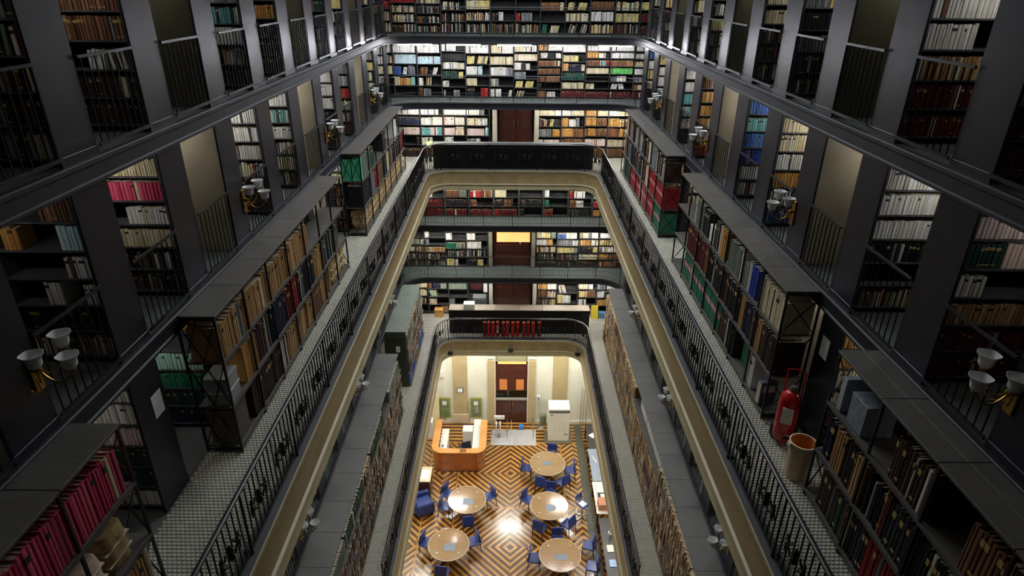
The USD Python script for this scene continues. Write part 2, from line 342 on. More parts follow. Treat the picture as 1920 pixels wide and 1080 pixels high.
for x in (-.90, .88): B().box(x-.08, x+.08, YE-.02, YE+.24, z+.02, z+1.98, .01).build('window_jamb', M('grey_green_jamb', (142, 140, 116), .6, 0, .1, 4.), d3)
B().box(.31, .36, YE+.12, YE+.16, z+1.0, z+1.13).build('notice', paper_w, d3)
# upper gallery door
d4 = panel_door('door_3', 'dark brown panelled double door at the far end of the upper gallery', -.55, .75, F3+.04, F3+1.98, YE+.2, F3+1.25, 2, 4)
for x in (-.70, .90): B().box(x-.09, x+.09, YE-.02, YE+.24, F3+.03, F3+2.0, .01).build('door_jamb', jamb, d4)
# ------------------------------------------------------------------ books: every book is laid out as a record first
PAL = dict(
 r=('red', [(150, 34, 38), (168, 44, 46), (138, 28, 34)]), R=('maroon', [(92, 24, 30), (78, 22, 26), (104, 30, 32)]),
 g=('green', [(40, 112, 84), (52, 124, 96)]), G=('dark green', [(32, 66, 56), (40, 78, 64), (30, 54, 46)]),
 t=('teal', [(112, 172, 168), (96, 158, 158), (132, 186, 178)]), l=('bright green', [(96, 190, 96), (120, 200, 110)]),
 m=('mint green', [(156, 192, 172), (136, 176, 158)]), w=('white', [(222, 218, 208), (232, 230, 226), (206, 200, 188)]),
 c=('cream', [(214, 200, 164), (202, 186, 146), (224, 212, 182)]), o=('ochre', [(190, 142, 76), (204, 156, 84), (172, 120, 60)]),
 b=('brown', [(118, 80, 54), (98, 64, 42), (136, 94, 66)]), d=('dark brown', [(60, 42, 36), (50, 34, 30), (72, 50, 40)]),
 k=('black', [(34, 34, 38), (26, 26, 30), (46, 46, 50)]), n=('navy blue', [(34, 42, 68), (28, 34, 54)]),
 B=('blue', [(64, 96, 158), (52, 78, 140), (84, 120, 172)]), a=('grey', [(122, 124, 126), (100, 104, 106), (146, 146, 146)]),
 s=('grey-green', [(112, 122, 108), (126, 134, 118)]), p=('pink', [(196, 64, 98), (208, 84, 112), (184, 48, 86)]),
 P=('pinkish white', [(222, 196, 186), (232, 214, 206)]), u=('pale blue', [(186, 212, 220), (200, 222, 226)]),
 v=('tan paper', [(176, 138, 90), (190, 152, 104), (160, 120, 76)]), q=('white-tagged brown', [(124, 98, 78), (152, 118, 82), (94, 76, 66), (176, 154, 120)]),
 Q=('tan and gold', [(196, 154, 94), (170, 128, 82), (210, 176, 120), (140, 108, 76)]), V=('deep blue', [(46, 66, 150), (58, 80, 172)]),
 x=('faded', None), z=('dark', None), y=('pale yellow', [(222, 206, 140), (210, 190, 120)]))
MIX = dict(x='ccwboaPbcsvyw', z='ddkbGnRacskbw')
rng = np.random.default_rng(11)
RECS = []
def fill(org, u, f, L, spec, hmax, dmax, zone, place, tmul=1.0, row='', minh=.62):
    """books along u from org for L metres; spines face f; spec e.g. 'r5+e2+c3/' = tenths of the length, / = leaning"""
    rz = math.degrees(math.atan2(f[0], -f[1]))
    segs = []
    for s in spec.split('+'):
        ln = s.endswith('/'); s = s.rstrip('/'); segs.append((s[0], float(s[1:]) if len(s) > 1 else None, ln))
    tot = sum(x[1] or 0 for x in segs); und = sum(x[1] is None for x in segs)
    tot2 = max(10., tot); pos, seq = 0.012, 0
    for code, fr, ln in segs:
        w = L*((fr if fr else (tot2-tot)/max(und, 1))/tot2)
        end = min(pos+w, L-.012)
        if code == 'e': pos = end; continue
        hb = rng.uniform(minh+.1, .93); mix = code in 'xz'
        lean_i, ang = 0, 0.
        while pos < end-.02:
            cc = rng.choice(list(MIX[code])) if mix else code
            if rng.random() < .07 and not mix: cc = rng.choice(list('cbdaw'))
            t = (rng.uniform(.022, .058) if mix or code in 'wcbd' else rng.uniform(.034, .056))*tmul
            h = hmax*(np.clip(hb+rng.uniform(-.14, .08), .5, .95) if mix else np.clip(hb+rng.uniform(-.03, .03), .5, .95))
            d = dmax*rng.uniform(.78, .96)
            if mix and rng.random() < .05: pos += rng.uniform(.02, .06)
            gap, o = .002, 0.
            if ln:
                h *= .94
                if lean_i <= 0: ang = rng.uniform(4, 17)*rng.choice([1, 1, -1]); lean_i = rng.integers(4, 9); pos += hmax*.94*math.sin(math.radians(abs(ang)))
                lean_i -= 1; gap = t*(1/math.cos(math.radians(ang))-1)+.006+.06*h*math.sin(math.radians(abs(ang))); o = hmax*.94*math.sin(math.radians(abs(ang)))
                if lean_i == 0: gap += o
            elif mix and rng.random() < .12: ang = rng.uniform(-5, 5); o = h*math.sin(math.radians(abs(ang))); pos += o; gap = o+.003
            else: ang = 0.
            if pos+t+o > end: break
            ci = rng.integers(0, len(PAL[cc][1])); jit = rng.uniform(.0, .03)*(1 if mix else .4) if code not in 'qQ' else rng.uniform(-.028, .03)
            lab = -1
            if code in 'qQ': lab = 1
            elif code in 'gr' and zone == 'cases_upper' and place[2]: lab = 3
            elif rng.random() < (.35 if cc in 'rRGgnkbdB' else .15): lab = 2 if cc in 'rRGnkbd' else 0
            p = np.array(org)+np.array([u[0], u[1], 0])*(pos+t/2)-np.array([f[0], f[1], 0])*(.012+jit)
            RECS.append((p[0], p[1], p[2], rz, t, d, h, ang, cc, ci, lab, zone, place, seq, row)); seq += 1
            pos += t+gap
        pos = max(pos, end) if not ln else end+.0
ROWN = ['top', 'second', 'third', 'fourth', 'fifth', 'lowest']
# ------------------------------------------------------------------ stacks
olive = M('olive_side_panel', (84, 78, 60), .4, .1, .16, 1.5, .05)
def stack_proto(side, blank, label, loc):
    s = side
    t = thing('book_stack', label, 'book stack', loc)
    X = lambda a, b: sorted((s*a, s*b))
    for i in range(3):
        z0, z1 = i*T+.003, (i+1)*T-.24
        B().box(*X(0, .03), 0, .62, z0, z1, .006).box(*X(-.01, .02), -.004, .624, z0, z0+.1, .004).build('end_panel', steel, t)
        B().box(*X(.03, 1.85), .59, .615, z0, z1).build('back_panel', dark_back, t)
        if blank:
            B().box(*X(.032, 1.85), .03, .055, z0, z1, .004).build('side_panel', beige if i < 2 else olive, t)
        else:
            for a in (.032, .98, 1.83): B().box(*X(a, a+.022), .03, .585, z0, z1).build('upright', shelfm, t)
            for j in range(7):
                zz = z0+.07+j*.318
                if j < 6 or True:
                    if zz+.02 < z1+.1: B().box(*X(.056, 1.83), .035, .585, min(zz, z1-.02), min(zz, z1-.02)+.018).build('shelf', shelfm, t)
    return t
YL = lambda k: 7.8+1.69*k
YR = lambda k: 7.45+1.645*k
KS = list(range(-4, 10)); BLANK = (-2, 1, 4, 7)
protos = {}
for F, lev in ((F3, 'upper'), (F1, 'lower')):
    for s, sn, YK in ((-1, 'left', YL), (1, 'right', YR)):
        for k in KS:
            b = k in BLANK
            lab = 'dark steel %s book stack, %s from near end, %s side, %s hall' % ('blank-sided' if b else 'filled', ordinal(k+4), sn, lev)
            loc = (s*SX, YK(k), F)
            if (s, b) not in protos: protos[s, b] = stack_proto(s, b, lab, loc); protos[s, b].SetCustomDataByKey('group', 'steel book stacks along the well')
            else: dup(protos[s, b], lab, loc)
# what stands on the stacks' shelves: (level, side, tier) -> {k: six rows from the top}; tier 0 = bottom
STK = {
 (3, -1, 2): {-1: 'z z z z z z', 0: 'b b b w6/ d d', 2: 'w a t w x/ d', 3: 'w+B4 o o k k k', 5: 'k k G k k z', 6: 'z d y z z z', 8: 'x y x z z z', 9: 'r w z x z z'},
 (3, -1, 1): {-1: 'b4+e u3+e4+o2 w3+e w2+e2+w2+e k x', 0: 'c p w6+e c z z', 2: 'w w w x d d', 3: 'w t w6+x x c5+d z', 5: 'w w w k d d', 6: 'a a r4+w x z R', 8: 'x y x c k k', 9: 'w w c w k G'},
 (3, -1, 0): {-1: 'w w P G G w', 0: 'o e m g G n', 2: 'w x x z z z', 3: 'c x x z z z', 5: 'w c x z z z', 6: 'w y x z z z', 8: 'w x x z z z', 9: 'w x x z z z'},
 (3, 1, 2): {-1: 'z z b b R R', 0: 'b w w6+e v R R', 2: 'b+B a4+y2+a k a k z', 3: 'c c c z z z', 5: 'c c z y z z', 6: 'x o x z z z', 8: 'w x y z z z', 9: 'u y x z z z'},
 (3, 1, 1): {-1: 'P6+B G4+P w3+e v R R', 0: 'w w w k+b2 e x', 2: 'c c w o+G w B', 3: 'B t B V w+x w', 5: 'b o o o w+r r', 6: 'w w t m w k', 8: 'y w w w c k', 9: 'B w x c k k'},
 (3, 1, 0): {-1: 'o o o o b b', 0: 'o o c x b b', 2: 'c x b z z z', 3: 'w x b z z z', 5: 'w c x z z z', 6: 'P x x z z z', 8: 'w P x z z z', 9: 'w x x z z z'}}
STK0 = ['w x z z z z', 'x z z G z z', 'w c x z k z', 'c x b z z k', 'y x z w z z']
TN = ['bottom', 'middle', 'top']
for F, lv in ((F3, 3), (F1, 1)):
    for s, sn, YK in ((-1, 'left', YL), (1, 'right', YR)):
        for k in KS:
            if k in BLANK or k < (-2 if lv == 3 else 0): continue
            for i in range(3 if lv == 3 else 2):
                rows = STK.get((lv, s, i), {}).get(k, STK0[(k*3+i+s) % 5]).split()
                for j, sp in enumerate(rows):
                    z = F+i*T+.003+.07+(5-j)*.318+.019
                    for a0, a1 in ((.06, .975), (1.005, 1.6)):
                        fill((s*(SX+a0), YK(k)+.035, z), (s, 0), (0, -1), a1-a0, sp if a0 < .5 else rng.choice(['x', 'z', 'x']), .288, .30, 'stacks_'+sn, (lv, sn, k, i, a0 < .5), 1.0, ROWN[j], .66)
# ------------------------------------------------------------------ shelving of the end wall
SHELF_B = M('end_shelf', (58, 58, 56), .5, .05, .14, 4.)
def wall_case(label, edges, z0, H, rows, zone, lev, thick=.03):
    t = thing('wall_bookcase', label, 'bookcase', (0, YE, z0), 0, None)
    d = .38
    B().box(edges[0]-thick/2, edges[-1]+thick/2, d-.02, d, .01, H).build('back_panel', dark_back, t)
    for e in edges: B().box(e-thick/2, e+thick/2, 0, d-.02, .01, H).build('divider', SHELF_B, t)
    for b in range(len(edges)-1):
        rr = rows[b % len(rows)].split(); n = len(rr); x0, x1 = edges[b]+thick/2, edges[b+1]-thick/2
        hh = (H-.08)/n; off = rng.uniform(-.03, .03) if n > 4 else 0
        for j, sp in enumerate(rr):
            zz = .05+(n-1-j)*hh+(off if 0 < j < n-1 else 0)
            B().box(x0, x1, .004, d-.02, zz-.022, zz).build('shelf', SHELF_B, t)
            fill((x0, YE+.006, z0+zz+.001), (1, 0), (0, -1), x1-x0, sp, hh-.05, .27, zone, (lev, 'end', b, 0, False), .92, ROWN[min(j, 5)])
    return t
ed = lambda a, n, p: [a+p*i for i in range(n+1)]
ROW33 = ['x x r x x', 'R w r x x z', 'r x x z z z', 'r5+m2 w3/+e2+w3/ w2/+x6 z z', 'c4+e x c+y x z', 'g+r4 a+w2+o2 e k3+w2+e5 z', 'e t3+e e r2+a5 z', 'B4+t v4+y b e g3/+c5/', 'b w+k y/ c x/', 'b b b w x', 'w4+e y x y z', 'c c y R z', 'y x k x z']
ROW33 = [r if len(r.split()) > 4 else r+' z' for r in ROW33]
wall_case('tall steel end-wall shelving of the upper hall, top tier, packed with mixed books', ed(-5.28, 12, .89), F3+2*T, T-.24, ROW33, 'end_upper', 1)
ROW32 = ['w w c a2+e6 x5+e', 'w u B3+w3/+a3 c2+o5+t2 e', 'w u b5/+w4/ w2+x4/ b2+a3+e5', 'w6+e e w+c3 G7+y2 w3+e k2+e3+a3+e3', 'w y/ w5+u2+e3 c5+e k4+e2+r4+e', 'c+w c w+a3 a4+e w5+e+w3/', 'c+w c w3+k2+w2 a5+e y/ x6/+e2', 'o4+w w4/+e3+w3 b b b k2+e b4+w4', 'w y7+e o3+n+c2 G c R', 'w o5+w3+e b+t2+r2 c e c4+e R', 'w w b+v3 l a+w4+e w7/ R', 'w w c+r4 w a+k x R']
wall_case('tall steel end-wall shelving of the upper hall, middle tier, lit by a row of tubes', ed(-5.33, 12, .89), F3+T, T-.24, ROW32, 'end_upper', 1)
wall_case('steel end-wall shelving left of the upper gallery door', [-5.3, -4.45, -3.545, -2.665, -1.785, -.905], F3, T-.22, ['w n P e+d2 d', 'w n P e+d2 d', 'w2+w6 w+P t4+P3+t w5+e2 b+d', 'w P+w P+c w4+e d', 'w6+a2 c+w P+t2 a+w2+e x'], 'end_upper', 1)
wall_case('steel end-wall shelving right of the upper gallery door', [.965, 1.855, 2.755, 3.635, 4.5, 5.3], F3, T-.22, ['c+w3 z4+y3/+e2 a6+o P b', 'w+c o3+w3+a2 o+b b P', 'o+c o+b o+b P b', 'w+c o+Q b+o c b', 'w o x c d'], 'end_upper', 1)
wall_case('dark end-wall shelving of the lower hall, top tier, with red bindings', [-4.7, -3.72, -2.725, -1.765, -.765, .265, 1.255, 2.255, 3.225, 4.2, 5.2], F1+2*T, T-.26, ['e c2/+e a3+w2+e R R', 'e c2/+e a3+w2+e R R', 'w2+e r7+c2/ b+s4 k R', 'r6+c2 r r+b b3+e R', 'r w2+r5+w2+e c5+e k4+b4 r2+R', 'w2+e w2+k+r2+w2 e k k2+e', 'r4+w c w2+e g2+e R4+e', 'c y r2+w5+e b3+w+e k', 'o+w3 o4+w+u3 w1+e r o+R', 'w w w3+e b b+d'], 'end_lower', 1, .07)
wall_case('steel end-wall shelving left of the amber transom on the lower middle tier', [-5.3, -4.5, -3.645, -2.775, -1.905, -1.025], F1+T, T-.26, ['w4+e w2+e s+w2 x z z', 'w4+e w2+e s+w2 x z z', 'w2+e w2+e a2+e v z z', 'w5+e w3+e g+s z y4+w2', 'w1+e w4+e w7+e2 z k5+y3'], 'end_lower', 1)
wall_case('steel end-wall shelving right of the amber transom on the lower middle tier', [.995, 1.865, 2.785, 3.625, 4.5, 5.3], F1+T, T-.26, ['c+w3 c+y+s3 w5+o3 x z k', 'w6/+e2 B4+w5 a7+w y+a2 z k', 'w3+r2+w c+a2+w4 o6+w k+y3 c d', 'w+c w6+e y+a4 x o+b b', 'w w y x b b'], 'end_lower', 1)
wall_case('steel end-wall shelving left of the lower gallery door', [-5.3, -4.5, -3.6, -2.72, -1.9], F1, T-.22, ['w c g c b', 'w+c3 n4+c c x e', 'c+w b2+n4+s3 m7/ c4+e e+v4', 'c+v3+w s e a3+e w2'], 'end_lower', 1)
wall_case('steel end-wall shelving right of the lower gallery door', [1.1, 1.94, 2.84, 3.66, 4.5, 5.3], F1, T-.22, ['x+c o+P b+x z+o3 G', 'r3+w+r5 w6/+e y3+w4 a4+w', 'r2+w3+a2 c4+w4 y5+b w5+e x', 'c+P a5+w w4+k o+b2 e', 'w x y x e'], 'end_lower', 1)

# ------------------------------------------------------------------ low bookcases on the walkways
XF, XB = 3.895, 4.425
def low_case(label, s, ya, yb, F, xf, shelves, top, zone, place, brace=True, tm=1.0, tlab=False, topcols=1):
    """shelves: [(z, clear height, spec)] from the bottom; ya < yb"""
    t = thing('low_bookcase', label, 'bookcase', (0, 0, F), 0, None)
    X = lambda a, b: sorted((s*a, s*b)); H = T-.012
    n = max(2, round((yb-ya)/.92)); pl = (yb-ya)/n
    for i in range(n):
        for c in range(topcols):
            xa, xb = xf+(XB-xf)*c/topcols, xf+(XB-xf)*(c+1)/topcols
            B().box(*X(xa-(.015 if c == 0 else -.003), xb-.003), ya+i*pl+.003, ya+(i+1)*pl-.003, H-.035, H, .004).build('top_plate', top, t)
    low = zone == 'cases_lower'
    for i in ((0, n) if low else range(n+1)):
        y = ya+.02+(yb-ya-.04)*i/n
        for x in (xf+.015, XB-.02): B().box(*X(x-.014, x+.014), y-.014, y+.014, .004, H-.036).build('post', iron, t)
        B().bar((s*(xf+.015), y, .05), (s*(XB-.02), y, .05), .02).bar((s*(xf+.015), y, H-.06), (s*(XB-.02), y, H-.06), .02).build('cross_rail', iron, t)
    for z, hc, sp in shelves:
        B().box(*X(xf+.03-(.1 if low else 0), XB-.03), ya+.02, yb-.02, z-.02, z).box(*X(xf-(.075 if low else 0), xf+(-.065 if low else .028)), ya+.01, yb-.01, z-.035, z+(-.003 if low else .012)).build('shelf', casetop, t)
    if brace:
        zs = [0.06]+[z for z, _, _ in shelves[1:]]+[H-.06]
        for y in (ya+.02, yb-.02):
            b = B(); xm = (xf+XB)/2
            for z0, z1 in zip(zs[:-1], zs[1:]):
                for xa, xb in ((xf+.02, xm), (xm, XB-.02)) if z1-z0 > .66 and zone == 'cases_upper' and not tlab else ((xf+.02, XB-.02),):
                    b.bar((s*xa, y, z0+.03), (s*xb, y, z1-.03), .014).bar((s*xb, y, z0+.03), (s*xa, y, z1-.03), .014)
            b.build('cross_brace', iron, t)
    for j, (z, hc, sp) in enumerate(shelves):
        nm = {0: 'bottom', len(shelves)-1: 'top'}.get(j, 'middle')
        fill((s*(xf+(-.055 if zone == 'cases_lower' else .025)), ya+.045, F+z+.001), (0, 1), (-s, 0), yb-ya-.09, sp, hc, XB-xf-(.08 if zone == 'cases_lower' else .08), zone, place, tm, nm, .78)
    return t
S3 = lambda a, b, c: [(.10, .62, a), (.78, .62, b), (1.50, .58, c)]
LC = [('nearest left low bookcase of the upper gallery, with pink volumes and cream bundles', -1, 1.4, 5.07, S3('z4+v6', 'e', 'p7+p3'), 'nearest left', False),
      ('long low bookcase on the left upper walkway stacked with tan papers', -1, 7.28, 13.95, S3('e1+d1.4+d1+v2.5/+b.8+v1.3/+e2', 'e.9+o.8+z1+n1.1+R.4+r.6+k1.6+v.8+z1+z1', 'v6.2+e3.8'), 'middle left', False),
      ('far left low bookcase of the upper gallery with green boxes at its near end', -1, 16.0, 22.9, S3('e', 'k1.5+a1+r.6+b1+k1.2+c.6+z2+k1+R1', 'e.6+s1.3+G.8+e2+k.6+e2+w1+e1'), 'far left', False),
      ('nearest right low bookcase of the upper gallery with dark folios and red volumes', 1, 1.6, 6.56, S3('d2+r1+k2+r1.2+r1+k.6+G.8+d1', 'k2+d3+k2+z1+v.5+k.5+v.6+n.5', 'd3+b2+e1+d1.4+e1.4'), 'nearest right', False),
      ('long low bookcase on the right upper walkway with dark maroon and green volumes', 1, 8.15, 14.42, S3('e1+w.4+e.5+e.7+k.6+d.8+g2.6+g2', 'd1+v.5+n.8+v.4+k1+d1+k1+b.5+R1.4+R1', 'c1.6+e.2+V.5+w.2+e.5+s1.2+e.3+o.7+d.5+e.6+k.7+s1+e.8'), 'middle right', True),
      ('far right low bookcase of the upper gallery with red and green volumes', 1, 16.03, 22.66, S3('g1.6+r6+G2', 'r3.4+c.3+R.6+z2.6+k1+z2', 'z2+a1+c.6+z2+a1+z2+b1'), 'far right', True)]
for lab, s, a, b, sh, pn, tl in LC:
    low_case(lab, s, a, b, F3, XF, sh, casetop, 'cases_upper', (3, pn, tl), True, 1.15, tl, 2 if s > 0 else 1)
S4 = lambda a, b, c, d: [(.06, .44, a), (.60, .44, b), (1.12, .44, c), (1.66, .40, d)]
low_case('near left low bookcase of the lower gallery with white-tagged dark volumes', -1, 8.4, 17.7, F1, 3.70, S4('q', 'q', 'q', 's2+G2+q1+G2+e1+s2'), slabtop, 'cases_lower', (1, 'near left', False), False, 1.5)
lc2 = low_case('far left low bookcase of the lower gallery with green plate top and blue files', -1, 19.12, 22.94, F1, 3.66, S4('V4+q2+V3+V', 'q', 'q', 's4+q3+s3'), greentop, 'cases_lower', (1, 'far left', False), False, 1.5, False, 2)
B().box(-XB+.01, -3.66, 19.08, 19.112, .01, T-.07, .006).box(-XB+.06, -3.72, 19.07, 19.082, .1, T-.16, .004).build('end_panel', M('dark_green_panel', (58, 66, 48), .45, 0, .14, 3.), lc2)
low_case('long right low bookcase of the lower gallery with tan and gold volumes', 1, 8.4, 22.7, F1, 3.80, S4('Q', 'Q3+b1+Q', 'Q', 'Q3+e2.4+Q2+b1+Q'), slabtop, 'cases_lower', (1, 'right', False), False, 1.5)
# ------------------------------------------------------------------ the books themselves
LABC = [(40, 36, 34), (236, 232, 222), (176, 146, 84), (214, 140, 148)]
book_mats = {}
def cloth(code, ci):
    if (code, ci) not in book_mats:
        c = PAL[code][1][ci]
        book_mats[code, ci] = M('cloth_%s_%d' % (PAL[code][0].replace(' ', '_').replace('-', '_'), ci), c, .55, 0, .2, 5., .06, (8, 8, 1.5), spec=.4)
    return book_mats[code, ci]
pages_m = M('book_pages', (206, 194, 164), .85, 0, .16, 3., .2, (60, 1, 1))
label_ms = [M('label_%d' % i, c, .6, 0, .1, 6.) for i, c in enumerate(LABC)]
_cov = [(-.5, 1), (-.5, .045), (-.42, .012), (-.25, 0), (.25, 0), (.42, .012), (.5, .045), (.5, 1), (.4, 1), (.4, .06), (-.4, .06), (-.4, 1)]
def book_parts(t, code, ci, lab):
    b = B().poly(Polygon(_cov), 0, 1); b.build('cover', cloth(code, ci), t, 40)
    B().box(-.398, .398, .058, .965, .015, .975).build('pages', pages_m, t)
    if lab >= 0:
        z0 = .12 if lab == 3 else .74
        B().box(-.46, .46, -.012, .03, z0+(.35 if lab == 3 else 0), z0+(.55 if lab == 3 else .12)).build('spine_label', label_ms[lab], t)
        if lab in (1, 2): B().box(-.46, .46, -.011, .03, .12, .17).build('spine_band', label_ms[lab], t)
R = RECS
def shown(r):
    x, y, z, rz, t, d, h = r[:7]; zone, place = r[11], r[12]
    u, v, zz = project((x, y, z+h/2))
    if zz < 1 or not (-5 < u < 1925 and -5 < v < 1085): return 0
    a = t*h*(FPX/zz)**2
    if zone.startswith('stacks'):
        if place[0] != 3 or not place[4] or place[2] > 3 or (place[3] == 0 and not (place[2] in (-1, 0))): return 0
        YK = YL if place[1] == 'left' else YR
        yl = YK(place[2]-1)+.62
        xi = abs(x-EYE[0])*yl/y      # where the sight line crosses the corner of the stack in front
        if xi > SX+.02: return 0
        return a*.9
    if zone == 'cases_upper':
        vx = EYE-np.array([x, y, z]); n = np.array([math.copysign(1, -x), 0, 0])
        return a*abs(vx@n)/np.linalg.norm(vx)
    return 0
area = np.array([shown(r) for r in R]); order = np.argsort(-area, kind='stable')
single = [i for i in order[:330] if area[i] > 0]; sset = set(single)
firsts = {}
STN = lambda k: ordinal(k+4)
seen_lab = {}
for i in sorted(single):
    x, y, z, rz, t, d, h, lean, code, ci, lab, zone, place, seq, row = R[i]
    cn = PAL[code][0]
    if zone.startswith('stacks'): w = '%s volume, %s from %s edge, %s shelf, %s %s stack, %s tier' % (cn, ordinal(seq), {'left': 'right', 'right': 'left'}[place[1]], row, STN(place[2]), place[1], TN[place[3]])
    else: w = '%s volume, %s from near end, %s shelf of the %s low bookcase' % (cn, ordinal(seq), row, place[1])
    sc, key = (t, d, h), (code, ci, lab)
    grp = 'books on the %s' % ('stack shelves' if zone.startswith('stacks') else 'low bookcases of the upper gallery')
    zz = z+.001+ (t/2*abs(math.sin(math.radians(lean))))
    if key not in firsts:
        firsts[key] = o = thing('book', w, 'book', (x, y, zz), rz, grp, sc, lean); book_parts(o, code, ci, lab)
    else: dup(firsts[key], w, (x, y, zz), rz, grp, sc, lean)
stuff_book = usdkit.material(stage, '/World/Looks/shelved_books', {
    'at': ('attribute', {'attribute': 'Col'}), 'tc': ('texture_coordinate', {}), 'nz': ('noise_texture', {'scale': 60., 'detail': 4.}),
    'rp': ('rgb_ramp', {'ramp': [(.25, (.78,)*3), (.7, (1.12,)*3)]}), 'mx': ('mix', {'mix_type': 'multiply', 'fac': 1.0}), 'p': ('principled_bsdf', {'roughness': .55, 'specular_ior_level': .35})},
    [('tc.object', 'nz.vector'), ('nz.fac', 'rp.fac'), ('at.color', 'mx.color1'), ('rp.color', 'mx.color2'), ('mx.color', 'p.base_color')], surface='p.BSDF')
ZN = dict(end_upper='shelved volumes of all colours on the end wall of the upper hall', end_lower='shelved volumes on the end wall of the lower hall',
          stacks_left='shelved volumes in the left steel stacks', stacks_right='shelved volumes in the right steel stacks',
          cases_upper='remaining volumes on the low bookcases of the upper gallery', cases_lower='white-tagged and tan volumes on the low bookcases of the lower gallery')
_q = np.array([[0, 1, 5, 4], [1, 2, 6, 5], [2, 3, 7, 6], [3, 0, 4, 7], [4, 5, 6, 7]])
for zone, label in ZN.items():
    rs = [R[i] for i in range(len(R)) if R[i][11] == zone and i not in sset]
    if not rs: continue
    V, C, Fc, n = [], [], [], 0
    for x, y, z, rz, t, d, h, lean, code, ci, lab, *_ in rs:
        # spine slightly rounded: eight-sided plan; top face carries the page colour
        plan = np.array([[-.5, 1], [-.5, .04], [-.3, 0], [.3, 0], [.5, .04], [.5, 1]])*[t, d]
        k = len(plan)
        body = np.vstack([np.c_[plan, np.zeros(k)], np.c_[plan, np.full(k, h)]])
        pg = np.array([[-.4*t, .96*d, h+.0003], [-.4*t, .05*d, h+.0003], [.4*t, .05*d, h+.0003], [.4*t, .96*d, h+.0003]])
        v = [body, np.c_[plan, np.full(k, h)], pg]
        col = np.array(lin(PAL[code][1][ci])); cols = [np.tile(col, (2*k, 1)), np.tile(col, (k, 1)), np.tile(lin(206, 194, 164), (4, 1))]
        f = []
        for a in range(k):
            b2 = (a+1) % k; f += [[a, b2, k+b2], [a, k+b2, k+a]]
        f += [[2*k, 2*k+j, 2*k+j+1] for j in range(1, k-1)]
        f += [[3*k, 3*k+1, 3*k+2], [3*k, 3*k+2, 3*k+3]]
        m = 3*k+4
        if lab >= 0:
            for z0, z1 in ((((.72, .84),) if lab in (0, 2) else ((.5, .68),) if lab == 3 else ((.80, .985),) if (int(x*977+y*331+h*7919) % 10) < 7 else ((.70, .80), (.1, .16)))):
                ww = (.42, -.003)
                v.append(np.array([[-.42*t, -.002, z0*h], [.42*t, -.002, z0*h], [.42*t, -.002, z1*h], [-.42*t, -.002, z1*h]])); cols.append(np.tile(lin(LABC[lab]), (4, 1)))
                f += [[m, m+1, m+2], [m, m+2, m+3]]; m += 4
        v = np.concatenate(v)
        if lean:
            a = math.radians(lean); v = v@np.array([[math.cos(a), 0, -math.sin(a)], [0, 1, 0], [math.sin(a), 0, math.cos(a)]]); v[:, 2] += t/2*abs(math.sin(a))
        a = math.radians(rz); v = v@np.array([[math.cos(a), math.sin(a), 0], [-math.sin(a), math.cos(a), 0], [0, 0, 1]])
        V.append(v+[x, y, z+.001]); C.append(np.concatenate(cols)); Fc.append(np.array(f)+n); n += len(v)
    path = numbered('/World/shelved_books')
    ms = usdkit.mesh(stage, path, (np.concatenate(V), np.concatenate(Fc)), stuff_book)
    UsdGeom.PrimvarsAPI(ms).CreatePrimvar('Col', Sdf.ValueTypeNames.Color3fArray, 'vertex').Set(Vt.Vec3fArray.FromNumpy(np.concatenate(C).astype(np.float32)))
    tag(ms.GetPrim(), label, 'books', None, 'stuff')
print('books', len(R), 'single', len(single), 'protos', len(firsts))

# ------------------------------------------------------------------ railings
def ornament(b, c, u, w=.62, h=.40):
    """an iron acanthus scroll: a central boss and four curling leaves, in the plane (u, z) about c"""
    c = np.array(c); u = np.array([*u, 0.]); z = np.array([0, 0, 1.])
    for sx in (-1, 1):
        for sz in (-1, 1):
            t = np.linspace(0, 1, 12); an = t*4.6; rr = .085*(1-t*.75)
            px = sx*(.10+t*.0)+sx*(.06+rr*np.cos(an+PI)*1.0+.03); pz = sz*(.02+.075+rr*np.sin(an+PI))
            b.tube([c+u*a*w/.62+z*q*h/.4 for a, q in zip(px, pz)], np.linspace(.012, .016, 12), 5)
        t = np.linspace(0, 1, 7)
        b.tube([c+u*(sx*(.16+.15*a))*w/.62+z*(.05*math.sin(a*5)) for a in t], np.linspace(.02, .004, 7), 5)
        b.lathe([(0, -.03), (.035, -.012), (.035, .012), (0, .03)], c+u*sx*.2*w/.62, 6)
    b.lathe([(0, -.13), (.02, -.10), (.05, -.05), (.03, 0), (.05, .05), (.02, .10), (0, .13)], c, 7)
